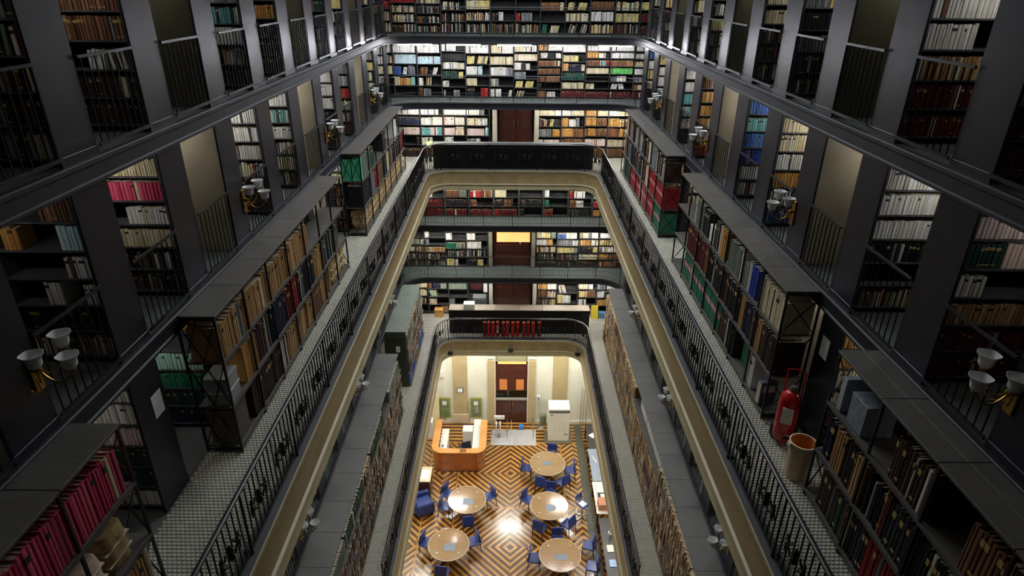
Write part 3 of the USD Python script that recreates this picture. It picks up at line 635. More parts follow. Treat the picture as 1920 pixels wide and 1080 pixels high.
def railing(label, F, W, Ye, y0, H=.95, lev='upper', near=300):
    t = thing('gallery_railing', label, 'railing', (0, 0, F+.012), 0)
    cu = lambda o, z: ucurve(W, Ye, RC, o, z, y0, 14)
    B().sweep([cu(o, H+z) for o, z in ((-.024, -.012), (-.024, .008), (-.012, .016), (.012, .016), (.024, .008), (.024, -.012))], True).build('handrail', rail_m, t, 40)
    B().sweep([cu(o, .07+z) for o, z in ((-.011, -.008), (-.011, .008), (.011, .008), (.011, -.008))], True).build('bottom_rail', iron, t)
    B().sweep([cu(o, H-.05+z) for o, z in ((-.008, -.006), (-.008, .006), (.008, .006), (.008, -.006))], True).build('upper_rail', iron, t)
    p = np.array(cu(0, 0))[:, :2]; sl = np.r_[0, np.cumsum(np.linalg.norm(np.diff(p, axis=0), axis=1))]
    at = lambda s: np.array([np.interp(s, sl, p[:, 0]), np.interp(s, sl, p[:, 1])])
    Lt = sl[-1]; per = 1.68; n = int(Lt/per); per = Lt/n
    bars = []
    for i in range(n+1):
        q = at(min(i*per, Lt)); dq = at(min(i*per+.05, Lt))-at(max(i*per-.05, 0)); dq /= np.linalg.norm(dq)
        nrm = np.array([-dq[1], dq[0]])
        B().tube([(*q, .0), (*q, .04), (*q, .06), (*q, H-.02)], [.026, .026, .017, .016], 7).bar((*q, .012), (*(q-nrm*-.09), .012), .03).build('post', iron, t)
        if i < n:
            m = 14
            for k in range(1, m):
                s = i*per+per*k/m; bars.append((-project((*at(s), F+.5))[2], at(s)))
            for k in (.25, .75):
                s = (i+k)*per; q = at(s); dq = at(s+.05)-at(s-.05); dq /= np.linalg.norm(dq)
                b = B(); ornament(b, (*q, .47), dq); b.build('scroll_ornament', iron, t, 40)
    bars.sort(key=lambda a: -a[0]); rest = B()
    for i, (_, q) in enumerate(bars):
        if i < near: B().tube([(*q, .07), (*q, H-.05)], .0105, 5, False).build('baluster', iron, t)
        else: rest.tube([(*q, .07), (*q, H-.05)], .0105, 4, False)
    if rest.n: rest.build('baluster_row', iron, t).SetCustomDataByKey('kind', 'stuff')
    return t
railing('black cast-iron balustrade with scroll ornaments around the upper gallery well', F3, W3, Y3, 2.0)
railing('black cast-iron balustrade around the lower gallery well above the reading hall', F1, W1, Y1, 10.5, .95, 'lower')
# railings along the end galleries of the tiers
def end_rail(label, z, lev):
    t = thing('tier_railing', label, 'railing', (0, 0, z), 0)
    Lx = 4.40-.08
    cu = lambda o, dz: [q for q in ucurve(SX-.06, 23.64, 1.0, o, dz, 22.9, 12) if q[1] > 22.95]
    H = .92
    B().tube(cu(0, H), .013, 6).build('handrail', rail_m, t, 40)
    B().tube(cu(0, .10), .008, 5).build('bottom_rail', iron, t)
    p = np.array(cu(0, 0)); sl = np.r_[0, np.cumsum(np.linalg.norm(np.diff(p, axis=0), axis=1))]
    n = int(sl[-1]/1.08)
    fine = B()
    for i in range(n+1):
        s = sl[-1]*i/n; q = [np.interp(s, sl, p[:, 0]), np.interp(s, sl, p[:, 1])]
        B().tube([(*q, -.12), (*q, .02), (*q, H)], [.013, .013, .011], 6).build('post', iron, t)
        if i < n:
            for k in range(1, 9):
                s2 = s+sl[-1]/n*k/9; q2 = [np.interp(s2, sl, p[:, 0]), np.interp(s2, sl, p[:, 1])]
                fine.tube([(*q2, .10), (*q2, H if lev == 'tall' else .34)], .0045, 4, False)
    fine.tube(cu(0, .34 if lev != 'tall' else .5), .005, 4)
    fine.build('thin_bars', iron, t).SetCustomDataByKey('kind', 'stuff')
end_rail('thin iron railing along the end gallery of the upper hall, middle tier', F3+T, 'low')
end_rail('thin iron railing along the end gallery of the upper hall, top tier', F3+2*T, 'tall')
end_rail('thin iron railing along the end gallery of the lower hall, middle tier', F1+T, 'low')
end_rail('thin iron railing along the end gallery of the lower hall, top tier', F1+2*T, 'low')
# barred railings closing the aisles between the stacks
gr = {}
for F, lev in ((F3, 'upper'), (F1, 'lower')):
    for s, sn, YK, per in ((-1, 'left', YL, 1.69), (1, 'right', YR, 1.645)):
        for k in KS[1:]:
            for i in (1, 2):
                if lev == 'lower' and (i == 2 or k < -1): continue
                lab = 'black barred railing across the %s %s aisle, %s tier, %s hall' % (ordinal(k+3), sn, TN[i], lev)
                loc = (s*(SX-.03), YK(k)-(per-.62)/2, F+i*T)
                if sn in gr: dup(gr[sn], lab, loc); continue
                t = gr[sn] = thing('aisle_railing', lab, 'railing', loc, 0, 'barred aisle railings of the stacks'); hw = (per-.62)/2-.004
                B().bar((0, -hw, .98), (0, hw, .98), .022, .03).build('handrail', rail_m, t)
                B().bar((0, -hw, .10), (0, hw, .10), .02, .04).build('bottom_rail', steel, t)
                for j in range(9):
                    y = -hw+.05+(2*hw-.1)*j/8; B().tube([(0, y, .10), (0, y, .97)], .0085, 5, False).build('baluster', iron, t)
# ------------------------------------------------------------------ lamps
def tube_lamp(label, loc, L, m, axis='x', rz=0.):
    t = thing('fluorescent_tube', label, 'lamp', loc, 0 if axis == 'x' else 90, 'fluorescent tubes')
    B().box(-L/2, L/2, -.03, .03, .022, .05, .004).build('batten', white_pt, t)
    for e in (-1, 1): B().box(*sorted((e*L/2, e*(L/2-.02))), -.016, .016, -.014, .03).build('tube_holder', white_pt, t)
    B().tube([(-L/2+.02, 0, 0), (L/2-.02, 0, 0)], .016, 8).build('glowing_tube', m, t)
    return t
em_tube = emissive('tube_light', (.93, .93, 1.0), TUBE)
for i, x in enumerate((-3.42, -1.74, .03, 1.82, 3.53)):
    tube_lamp('glowing fluorescent tube under the top tier of the end wall, %s from the left' % ordinal(i), (x, 23.56, F3+2*T-.29), 1.2, em_tube)
em_tube2 = emissive('tube_light_mild', (.96, .95, .92), TUBE*1.05)
for i, x in enumerate((-3.3, -1.82, 1.75, 3.7)):
    tube_lamp('fluorescent tube beside the upper gallery door, under the tier, %s from left' % ordinal(i), (x, 23.80, F3+T-.22), 1.2, em_tube2)
em_warm = emissive('tube_light_warm', (1.0, .86, .66), TUBE*.7)
for i, x in enumerate((-3.2, -1.6, 1.9, 3.4)):
    tube_lamp('fluorescent tube under the top tier of the lower hall, %s from the left' % ordinal(i), (x, 24.0, F1+2*T-.22), 1.2, em_tube2)
    tube_lamp('fluorescent tube under the middle tier of the lower hall, %s from the left' % ordinal(i), (x, 24.0, F1+T-.22), 1.2, em_tube2)
for i, x in enumerate((-3.0, -1.0, 1.0, 3.0)):
    tube_lamp('fluorescent tube under the upper gallery slab at the far end, %s from the left' % ordinal(i), (x, 24.0, F3-.715), 1.2, em_tube2)
for s, sn in ((-1, 'left'), (1, 'right')):
    for j, y in enumerate((8.0, 11.0, 14.0, 17.0, 20.0)):
        tube_lamp('fluorescent tube under the %s side of the upper gallery, %s from the viewer' % (sn, ordinal(j)), (s*3.55, y, F3-.715), 1.2, emissive('tube_light_side', (.97, .97, .95), SIDE), 'y')
# tubes in the aisles between the stacks
pw = {}
al = {}
for F, lev in ((F3, 'upper'), (F1, 'lower')):
    for s, sn, YK, per in ((-1, 'left', YL, 1.69), (1, 'right', YR, 1.645)):
        for k in KS[2:]:
            for i in range(3 if lev == 'upper' else 2):
                if lev == 'lower' and k < 0: continue
                q = 'dim' if k < 0 else 'low' if k < 2 else 'full'
                if i == 2 and q == 'full': q = 'low'
                m = emissive('aisle_light_'+q, (.97, .96, .94), AISLE*{'dim': .16, 'low': .45, 'full': 1.0}[q])
                lab = 'fluorescent tube inside the %s %s aisle, %s tier, %s hall' % (ordinal(k+3), sn, TN[i], lev)
                loc = (s*(SX+1.0), YK(k)-(per-.62)/2, F+(i+1)*T-.29)
                if q in al: dup(al[q], lab, loc)
                else: al[q] = tube_lamp(lab, loc, 1.1, m)
# tubes under the lower gallery that light the reading hall
em_hall = emissive('hall_light', (1.0, .98, .93), HALL)
hl = None
for x, y, nm in ((-2.7, 23.55, 'left lamp by the end wall'), (-.02, 23.55, 'middle lamp by the end wall'), (2.6, 23.55, 'right lamp by the end wall'),
                 (-3.95, 16.2, 'nearer lamp on the left'), (-3.95, 19.8, 'farther lamp on the left'), (3.95, 16.2, 'nearer lamp on the right'), (3.95, 19.8, 'farther lamp on the right')):
    lab = 'white recessed lamp on the ceiling of the reading hall, ' + nm
    loc = (x, y, F1-.775)
    if hl is None:
        hl = thing('ceiling_lamp', lab, 'lamp', loc, 0, None); B().box(-.62, .62, -.30, .30, .0, .05, .006).build('housing', white_pt, hl); B().box(-.58, .58, -.26, .26, -.012, -.001).build('diffuser', em_hall, hl)
    else: dup(hl, lab, loc, 0 if y > 23 else 90)
# brass wall lamps with three tulip shades
def sconce(label, loc, s):
    t = thing('wall_lamp', label, 'lamp', loc, 0 if s < 0 else 180, None)
    B().box(0, .02, -.06, .06, -.22, .18, .006).lathe([(0, -.03), (.035, -.02), (.04, 0), (.03, .03), (0, .04)], (.05, 0, 0), 10).build('back_plate', brass, t)
    for (ox, oy, oz) in ((.20, -.19, .12), (.20, .19, .12), (.36, 0, .0)):
        u = np.linspace(0, 1, 10)
        pts = [(.04+(ox-.04)*a, oy*a, (oz-.02)*a-.13*math.sin(PI*a)+.01) for a in u]
        a = B().tube(pts, .010, 6).lathe([(0, -.02), (.02, -.015), (.035, 0), (.03, .02), (0, .03)], (ox, oy, oz), 8).build('arm', brass, t, 40)
        pr = [(.02, .02), (.045, .03), (.062, .06), (.066, .10), (.074, .13), (.098, .165), (.094, .166), (.070, .132), (.062, .10), (.058, .06), (.04, .035), (.0, .03)]
        B().lathe(pr, (ox, oy, oz), 20, lambda q, an: 1+.05*np.cos(5*an)*(1 if .3 < q < .75 else 0)).build('tulip_shade', opal, a, 60)
    B().tube([(.02, -.02, -.1), (.12, -.12, -.16), (.1, -.22, -.1)], .006, 5).lathe([(.012, 0), (.03, .01), (.0, .02)], (.1, -.22, -.1), 8).build('side_branch', brass, t, 40)
    return t
sc0 = {}
for F, lev in ((F3, 'upper'), (F1, 'lower')):
    for s, sn, YK in ((-1, 'left', YL), (1, 'right', YR)):
        for k in BLANK:
            if lev == 'lower' and k < 0: continue
            n = (k+2)//3 if lev == 'upper' else (k-1)//3
            lab = 'brass wall lamp with tulip shades, %s from near end, %s side, %s hall' % (ordinal(n), sn, lev)
            loc = (s*(SX-.001), YK(k)+(.53 if lev == 'upper' else .31), F+T+(.68 if lev == 'upper' else .60))
            if s in sc0: dup(sc0[s], lab, loc, 0 if s < 0 else 180)
            else: sc0[s] = sconce(lab, loc, s)
# floodlights on the lower cornice
black_pt = M('black_paint', (20, 20, 20), .45, 0, .1, 6.)
for x, sn in ((-2.46, 'left corner'), (-.03, 'middle'), (2.66, 'right corner')):
    yb = 22.36 if sn == 'middle' else 22.1
    t = thing('floodlight', 'small black floodlight on the cornice above the reading hall, %s' % sn, 'lamp', (x, yb-.1, F1-.36), 0, None)
    m = rot('x', 28)
    B().lathe([(0, .14), (.05, .14), (.07, .08), (.11, 0), (.115, -.02), (.105, -.02), (.1, 0), (.0, .02)], (0, 0, 0), 14).xf(m).build('housing', black_pt, t, 40)
    B().lathe([(0, -.012), (.095, -.012), (.095, -.006), (0, -.006)], (0, 0, 0), 14).xf(m).build('lens', M('flood_lens', (90, 92, 92), .1, 0, .05, 4.), t)
    B().bar((0, .0, .12), (0, .28, .16), .025).build('bracket', black_pt, t)

# ------------------------------------------------------------------ cabinets closing the far ends of the wells
cab_m = M('cabinet_black_green', (22, 23, 22), .4, .1, .2, 3., .06)
for lab, x0, x1, y0, d, h, F, n, top in (('long black cabinet with grey plate top behind the upper gallery railing', -2.90, 2.92, 22.92, .42, .90, F3, 6, slabtop),
                                     ('long black cabinet with brownish plate top behind the row of fire extinguishers', -2.56, 3.18, 22.97, .46, 1.10, F1, 6, M('brown_plate', (150, 136, 118), .4, 0, .2, 1.2, .08))):
    t = thing('cabinet', lab, 'cabinet', (0, y0, F+.002), 0)
    B().box(x0, x1, 0, d, 0, h-.03, .005).build('body', cab_m, t)
    w = (x1-x0)/n
    for i in range(n):
        B().box(x0+i*w+.003, x0+(i+1)*w-.003, -.03, d+.02, h-.03, h, .005).build('top_plate', top, t)
        B().box(x0+i*w+.02, x0+(i+1)*w-.02, -.012, 0, .08, h-.1, .008).build('door', cab_m, t)
# ------------------------------------------------------------------ fire extinguishers
red = M('extinguisher_red', (190, 20, 22), .28, 0, .1, 4., coat=.3)
red_dk = M('extinguisher_dark_red', (140, 14, 20), .3, 0, .12, 4., coat=.2)
def extinguisher(label, loc, r=.078, h=.50, m=red, rz=0., grp=None, lab2=False):
    t = thing('fire_extinguisher', label, 'fire extinguisher', loc, rz, grp)
    B().lathe([(0, 0), (r*.9, 0), (r, .02), (r, h*.86), (r*.85, h*.93), (r*.45, h*.985), (r*.3, h), (0, h)], (0, 0, 0), 18).build('cylinder', m, t, 40)
    B().lathe([(0, h), (.022, h), (.022, h+.05), (0, h+.06)], (0, 0, 0), 10).bar((0, 0, h+.03), (0, -.09, h+.05), .022, .012).bar((0, 0, h+.06), (0, -.10, h+.10), .024, .008).build('valve', M('valve_metal', (206, 150, 120), .3, .7, .15, 8.), t)
    u = np.linspace(0, 1, 12)
    B().tube([(.01+r*.75*math.sin(a*2.4), -r*.9-.012*a, h+.04-.30*a*a+.05*math.sin(a*3)) for a in u], .011, 6).build('hose', M('hose_red', (176, 40, 36), .45, 0, .1, 6.), t, 40)
    B().lathe([(.03, -.02), (.066, -.02), (.07, .03), (.03, .04), (.03, -.02)], (0, -.01, h+.03), 10).xf(np.eye(4)).build('neck_ring', M('neck_orange', (232, 110, 78), .4, 0, .1, 5.), t)
    if lab2: B().box(-r*.45, r*.45, -r*1.01, -r*.88, h*.30, h*.80).build('paper_label', paper_w, t)
    return t
xs = [-1.1, -.93, -.75, -.57, -.34, -.16, .05, .25, .50, .68, .88, 1.12]
ex0 = {}
erng = np.random.default_rng(3)
for i, x in enumerate(xs):
    dk = i in (0, 4, 11); wl = i == 3
    lab = '%sred fire extinguisher%s behind the lower gallery railing, %s from left' % ('dark ' if dk else '', ' with white label' if wl else '', ordinal(i))
    loc = (x, 22.74+.03*(i % 2), F1+.014)
    if wl: extinguisher(lab, loc, .074, .60, red, 0, 'red fire extinguishers in a row', True)
    elif dk in ex0: dup(ex0[dk], lab, loc, float(erng.uniform(-14, 14)))
    else: ex0[dk] = extinguisher(lab, loc, .074, .60, red_dk if dk else red, 0, 'red fire extinguishers in a row')
# wheeled extinguisher on the right walkway
t = thing('wheeled_extinguisher', 'large red wheeled fire extinguisher standing at the right stack', 'fire extinguisher', (4.02, 7.62, F3+.002), 62)
B().lathe([(0, .06), (.10, .06), (.145, .10), (.155, .14), (.155, .74), (.14, .82), (.09, .88), (.06, .90), (0, .90)], (0, 0, 0), 24).build('cylinder', red, t, 40)
B().lathe([(0, .90), (.045, .90), (.05, .95), (.03, .98), (0, .985)], (0, 0, 0), 12).build('valve', M('valve_grey', (150, 140, 120), .3, .6, .1, 8.), t, 40)
for sy in (-1, 1):
    B().lathe([(.09, -.02), (.11, -.02), (.11, .02), (.09, .02), (.02, .015), (.02, -.015), (.09, -.02)], (0, 0, 0), 16).xf(rot('x', 90)).xf(trimesh.transformations.translation_matrix([.13, sy*.17, .115])).build('wheel', rubber, t, 40)
B().tube([(.14, -.12, .12), (.17, -.12, .7), (.20, -.12, 1.12), (.20, 0, 1.15), (.20, .12, 1.12), (.17, .12, .7), (.14, .12, .12)], .014, 8).bar((.13, -.16, .115), (.13, .16, .115), .02).bar((.165, -.12, .6), (.165, .12, .6), .016).build('trolley_frame', red, t, 40)
B().box(-.165, -.12, -.075, .075, .42, .68, .004).build('paper_label', paper_w, t)
B().tube([(0, 0, .95), (-.1, -.12, .9), (-.13, -.15, .6), (-.12, -.15, .3), (-.16, -.1, .2), (-.18, 0, .16)], .014, 8).build('hose', rubber, t, 40)
B().tube([(-.165, -.11, .24), (-.18, 0, .24), (-.165, .11, .24)], .009, 6).tube([(-.06, .18, .25), (-.05, .26, .26), (-.03, .3, .14)], .008, 6).build('bracket', chrome, t, 40)
B().tube([(-.12, 0, .1), (-.13, 0, .003)], .015, 8).build('foot', red, t)
# waste bin
t = thing('waste_bin', 'tall cream plastic bin with orange inside on the right walkway', 'waste bin', (3.93, 6.88, F3+.002), 0, None, (.84, .84, .88))
B().lathe([(0, 0), (.16, 0), (.165, .01), (.205, .66), (.19, .66), (.155, .03), (0, .03)], (0, 0, 0), 32).build('body', M('cream_plastic', (208, 180, 142), .4, 0, .06, 3.), t, 40)
B().lathe([(.186, .655), (.152, .032), (0, .032)], (0, 0, 0), 32).build('lining', M('orange_plastic', (206, 132, 62), .45, 0, .08, 3.), t, 40)
B().lathe([(.19, .655), (.212, .655), (.214, .672), (.192, .675), (.19, .655)], (0, 0, 0), 32).build('rim', M('cream_rim', (224, 204, 160), .4, 0, .05, 3.), t, 40)
B().box(-.235, -.2, -.05, .05, .58, .66, .006).build('handle', M('cream_rim', (224, 204, 160)), t)
# notices on the stack ends
for s, y, z, sn in ((-1, YL(-1)+.42, F3+1.40, 'left'), (1, YR(0)+.37, F3+1.50, 'right')):
    o = B().box(*sorted((s*(SX-.004), s*(SX-.0005))), y-.11, y+.11, z-.16, z+.16).build('paper_notice', paper_w); tag(o, 'white paper notice fixed to a dark %s stack end on the upper gallery' % sn, 'notice')
o = B().box(-4.02, -3.88, 19.058, 19.066, F1+1.45, F1+1.68).build('paper_notice', paper_w); tag(o, 'white paper notice on the dark green end of a lower bookcase', 'notice')
# ------------------------------------------------------------------ boxes and bundles on the low bookcases
def carton(name, label, x, y, z, dx, dy, dz, m, cat='box', group=None, lid=True, rz=0., band=None):
    t = thing(name, label, cat, (x, y, z), rz, group)
    B().box(-dx/2, dx/2, -dy/2, dy/2, 0, dz*(.86 if lid else 1), .006).build('body', m, t)
    if lid: B().box(-dx/2-.004, dx/2+.004, -dy/2-.004, dy/2+.004, dz*.86, dz, .006).build('lid', m, t)
    if band: B().box(-dx/2-.006, dx/2+.006, -dy/2-.006, dy/2+.006, dz*.45, dz*.49).build('string', band, t)
    return t
gbox = M('archive_green', (84, 206, 150), .5, 0, .1, 3.)
for i, x in enumerate((-4.29, -4.04)):
    carton('archive_box', 'bright green archive box at near end of the far left bookcase, %s one' % ('back' if i == 0 else 'front'), x, 16.18, F3+1.502, .22, .26, .56, gbox)
gm = M('grey_box_card', (150, 148, 144), .7, 0, .08, 4.)
carton('archive_box', 'pale grey string-tied box at the near end of the tan paper bookcase', -4.11, 7.52, F3+.782, .32, .38, .44, gm, band=paper_w)
carton('archive_box', 'large brown marbled box on the lowest shelf of the tan paper bookcase', -4.15, 7.58, F3+.102, .38, .44, .58, M('marbled_brown', (96, 84, 72), .6, 0, .5, 22.))
carton('archive_box', 'white cardboard box on the top shelf of the long right bookcase', 4.13, 11.905, F3+1.502, .36, .30, .34, M('white_card', (210, 208, 200), .6, 0, .06, 3.))
carton('archive_box', 'grey-green ring binder box on the top shelf of the right bookcase', 4.12, 9.87, F3+1.502, .34, .16, .42, M('binder_green', (128, 136, 116), .5, 0, .1, 3.))
carton('archive_box', 'grey marbled box on the top shelf of the nearest right bookcase', 4.13, 6.0, F3+1.502, .36, .34, .40, M('marbled_grey', (128, 134, 144), .6, 0, .4, 18.))
carton('file_folder', 'pale grey-blue upright file beside the marbled box on the nearest right bookcase', 4.11, 6.36, F3+1.502, .34, .10, .46, M('pale_file', (170, 180, 184), .6, 0, .08, 3.), 'file', lid=False)
carton('file_folder', 'large bright green folder lying behind books on the right bookcase', 4.20, 9.42, F3+.102, .30, .5, .5, M('green_card', (24, 100, 60), .6, 0, .08, 3.), 'file', lid=False)
carton('tin_box', 'small printed green and blue tin at the end of the right bookcase', 4.02, 8.28, F3+1.502-.30, .16, .10, .26, M('printed_tin', (150, 166, 120), .4, 0, .5, 14.), 'tin', lid=False) if False else None
t = thing('binder', 'grey and white lever binder leaning at the near end of the right bookcase', 'binder', (4.03, 8.42, F3+.13), 8)
B().box(-.14, .14, -.05, .05, 0, .40, .006).build('cover', M('binder_grey', (96, 98, 112), .5, 0, .1, 3.), t)
B().box(-.1, .1, -.056, -.05, .22, .34).build('label', paper_w, t); B().box(-.145, -.135, -.05, .05, .02, .38).build('page_edge', pages_m, t)
bun_m = M('bundle_paper', (178, 148, 98), .85, 0, .35, 9., .5, (1, 1, 9), bscale=24)
str_m = M('bundle_string', (214, 204, 180), .8, 0, .05, 6.)
def bundle_mesh(dx, dy, dz, seed):
    r = np.random.default_rng(seed); n, m = 20, 14; C = []
    for i in range(m+1):
        z = dz*i/m; q = 1-.10*abs(2*i/m-1)**6+(.02 if i % 2 else -.012); row = []
        for j in range(n):
            a = 2*PI*j/n; c, s_ = math.cos(a), math.sin(a); e = 9.
            k = (abs(c)**e+abs(s_)**e)**(-1/e)*q*(1+r.uniform(-.045, .045))
            row.append((dx/2*c*k, dy/2*s_*k, z))
        C.append(row+[row[0]])
    b = B().sweep(C); top = np.array(C[-1][:-1]); b.add(np.vstack([top, [[0, 0, dz]]]), [[j, (j+1) % n, n] for j in range(n)])
    bot = np.array(C[0][:-1]); b.add(np.vstack([bot, [[0, 0, 0]]]), [[(j+1) % n, j, n] for j in range(n)])
    return b
def bundle(label, loc, seed, dx=.40, dy=.36, dz=.52, rz=0.):
    t = thing('paper_bundle', label, 'paper bundle', loc, rz, 'tied paper bundles')
    bundle_mesh(dx, dy, dz, seed).build('papers', bun_m, t, 50)
    b = B()
    for k in (.3, .68): b.box(-dx/2-.006, dx/2+.006, -dy/2-.006, dy/2+.006, dz*k, dz*k+.012)
    b.build('string', str_m, t); return t
bp = []
y = 16.25; i = 0; brng = np.random.default_rng(8)
while y < 22.7:
    lab = 'tan tied paper bundle, lowest shelf of the far left bookcase, %s from near end' % ordinal(i)
    loc = (-4.157+brng.uniform(-.01, .01), y+.2, F3+.104)
    if i < 3: bp.append(bundle(lab, loc, 20+i))
    else: dup(bp[i % 3], lab, loc, float(brng.uniform(-2.5, 2.5)))
    y += brng.uniform(.40, .47); i += 1
for j, y in enumerate((12.87, 13.27, 13.67)):
    dup(bp[j], 'tan tied paper bundle at the far end of the left bookcase, %s one' % ORD[j], (-4.157, y, F3+.104), 2.*j-2)
for j, y in enumerate((3.2, 3.62, 4.02)):
    pass
pk = M('pink_cream_paper', (206, 178, 160), .85, 0, .2, 9., .4, (1, 1, 9), bscale=24)
for j, y in enumerate((2.5, 2.93, 3.36, 3.79, 4.22, 4.65)):
    t = thing('paper_bundle', 'pinkish cream tied paper bundle, middle shelf of the nearest left bookcase, %s from near end' % ORD[j], 'paper bundle', (-4.16, y, F3+.784), (j*37) % 5-2., 'tied paper bundles')
    bundle_mesh(.40, .36, .42+.03*(j % 3), 40+j).build('papers', pk if j < 5 else bun_m, t, 50)
    b = B()
    for k in (.3, .68): b.box(-.206, .206, -.186, .186, .42*k, .42*k+.012)
    b.build('string', str_m, t)
# ------------------------------------------------------------------ on the lower gallery end
carton('printer', 'white printer standing on the brownish cabinet top at the far end', -1.74, 23.2, F1+1.104, .44, .34, .2, white_pt, 'printer')
t = thing('side_cabinet', 'grey metal cabinet beside the lower gallery door', 'cabinet', (-1.38, 24.45, F1+.002), 0)
B().box(-.28, .28, -.2, .2, 0, 1.0, .008).build('body', M('grey_metal', (112, 114, 112), .45, .2, .1, 3.), t); B().box(-.25, .25, -.212, -.2, .06, .94, .006).build('door', M('grey_metal_2', (100, 102, 98), .45, .2, .1, 3.), t)
t = thing('poster', 'dark framed poster with red shapes left of the lower gallery door', 'poster', (-1.55, YE+.18, F1+1.05), 0)
B().box(-.3, .3, 0, .03, 0, .86, .005).build('frame', black_pt, t); B().box(-.26, .26, -.006, 0, .04, .82).build('print', M('poster_print', (60, 20, 26), .4, 0, .8, 3.5), t)
o = B().box(-1.22, -1.06, YE+.1, YE+.14, F1+1.0, F1+1.95, .004).build('display_board', white_pt); tag(o, 'narrow white board between poster and lower gallery door', 'board')
carton('cardboard_box', 'orange-brown cardboard box at the foot of the left end shelving', -3.15, 24.5, F1+.004, .36, .32, .34, M('cardboard', (206, 152, 82), .7, 0, .12, 5.))
t = thing('floor_sign', 'yellow wet-floor sign standing at the foot of the right end shelving', 'sign', (3.58, 24.42, F1+.004), 0)
ym = M('yellow_plastic', (232, 206, 60), .4, 0, .05, 3.)
for s in (-1, 1):
    a = B().box(-.15, .15, -.01, .01, 0, .6, .005); a.xf(rot('x', 12*s)); a.xf(trimesh.transformations.translation_matrix([0, -.12*s*-1, 0])); a.build('leaf', ym, t)
carton('blue_crate', 'small blue box beside the yellow floor sign', 3.95, 24.5, F1+.004, .34, .26, .22, M('blue_plastic', (86, 142, 182), .45, 0, .08, 3.), 'box')
t = thing('desk_lamp_shade', 'pale yellow-green tilted lamp shade on the left end shelving', 'lamp', (-3.27, 24.5, F3+.50), 0)
B().lathe([(.03, .22), (.05, .22), (.15, 0), (.145, 0), (.045, .21), (.03, .22)], (0, 0, 0), 16).xf(rot('y', 55)).build('shade', M('shade_yellow', (216, 220, 160), .5, 0, .05, 3.), t, 40); B().lathe([(0, -.5), (.09, -.5), (.09, -.48), (.012, -.47), (.012, .05), (0, .05)], (-.1, 0, 0), 12).build('stand', black_pt, t, 40)

for i, y in enumerate((13.3, 14.25, 15.2)):
    carton('archive_box', 'white flat box standing on the right lower gallery bookcase, %s from the viewer' % ORD[i], 3.96, y, F1+1.662, .18, .9, .38, M('white_card', (210, 208, 200), .6, 0, .06, 3.), lid=False)
# ------------------------------------------------------------------ reading hall furniture
G0 = .0125
blue = M('blue_leather', (44, 62, 124), .36, 0, .14, 5., .08, coat=.1, bscale=50)
leg_m = M('dark_leg', (40, 28, 26), .35, .2, .15, 6.)
tbl = M('table_veneer', (150, 120, 84), .14, 0, .16, 2., .02, (1, 4, 1), coat=.5)
tbl_edge = M('table_edge', (204, 184, 150), .25, 0, .1, 5.)
stud_m = M('white_stud', (236, 236, 230), .3, 0, .03, 5.)
def round_table(label, loc):
    t = thing('round_table', label, 'table', (*loc, G0), 0, None)
    B().lathe([(0, .715), (.735, .715), (.735, .742), (0, .742)], (0, 0, 0), 48).build('tabletop', tbl, t, 40)
    B().lathe([(.735, .708), (.755, .712), (.757, .738), (.75, .746), (.735, .744), (.735, .708)], (0, 0, 0), 48).build('edge_band', tbl_edge, t, 40)
    B().lathe([(0, .03), (.07, .03), (.06, .2), (.05, .6), (.12, .71), (0, .71)], (0, 0, 0), 16).build('pedestal', wood_dark, t, 40)
    for a in range(4):
        c, s = math.cos(a*PI/2+PI/4), math.sin(a*PI/2+PI/4)
        B().bar((0, 0, .12), (c*.42, s*.42, .03), .06, .05).build('foot', wood_dark, t)
        B().lathe([(0, .742), (.028, .742), (.026, .754), (0, .756)], (c*.55, s*.55, 0), 12).build('stud', stud_m, t)
    return t
TB = [(1.58, 21.26), (-1.72, 19.12), (1.52, 18.83), (-2.24, 16.88), (1.78, 16.45)]
TL = ['round wooden table in front of the white air conditioner', 'round wooden table in front of the reception counter', 'round wooden table with an oval mat and a white card', 'round wooden table at the lower left by the armchair', 'round wooden table nearest the viewer on the right']
t0 = round_table(TL[0], TB[0])
for l, p in zip(TL[1:], TB[1:]): dup(t0, l, (*p, G0))
mat_m = M('grey_mat', (112, 126, 136), .35, 0, .06, 4.)
for i, (p, w) in enumerate(zip(TB, ('rectangular', 'square', 'oval', 'square', 'rectangular'))):
    b = B()
    if w == 'oval': b.lathe([(0, .0), (.2, 0), (.2, .004), (0, .004)], (0, 0, 0), 24).xf(np.diag([1.1, .9, 1, 1]))
    else: b.box(-.2, .2, -.13 if w[0] == 'r' else -.17, .13 if w[0] == 'r' else .17, 0, .004)
    b.xf(trimesh.transformations.translation_matrix([p[0]+(.05 if i else -.02), p[1]-.12 if i else p[1], G0+.7435]))
    tag(b.build('desk_mat', mat_m), 'grey %s mat on the %s' % (w, TL[i].replace(' wooden', '').split(' with')[0].split(' in front of')[0] + (' '+['by the air conditioner', 'by the counter', 'with a white card', 'by the armchair', ''][i] if i in (0, 1, 2) else '')), 'mat')
tag(B().box(1.58, 1.70, 18.98, 19.08, G0+.744, G0+.752).build('white_card', paper_w), 'white card beside the oval mat on the round table', 'card')
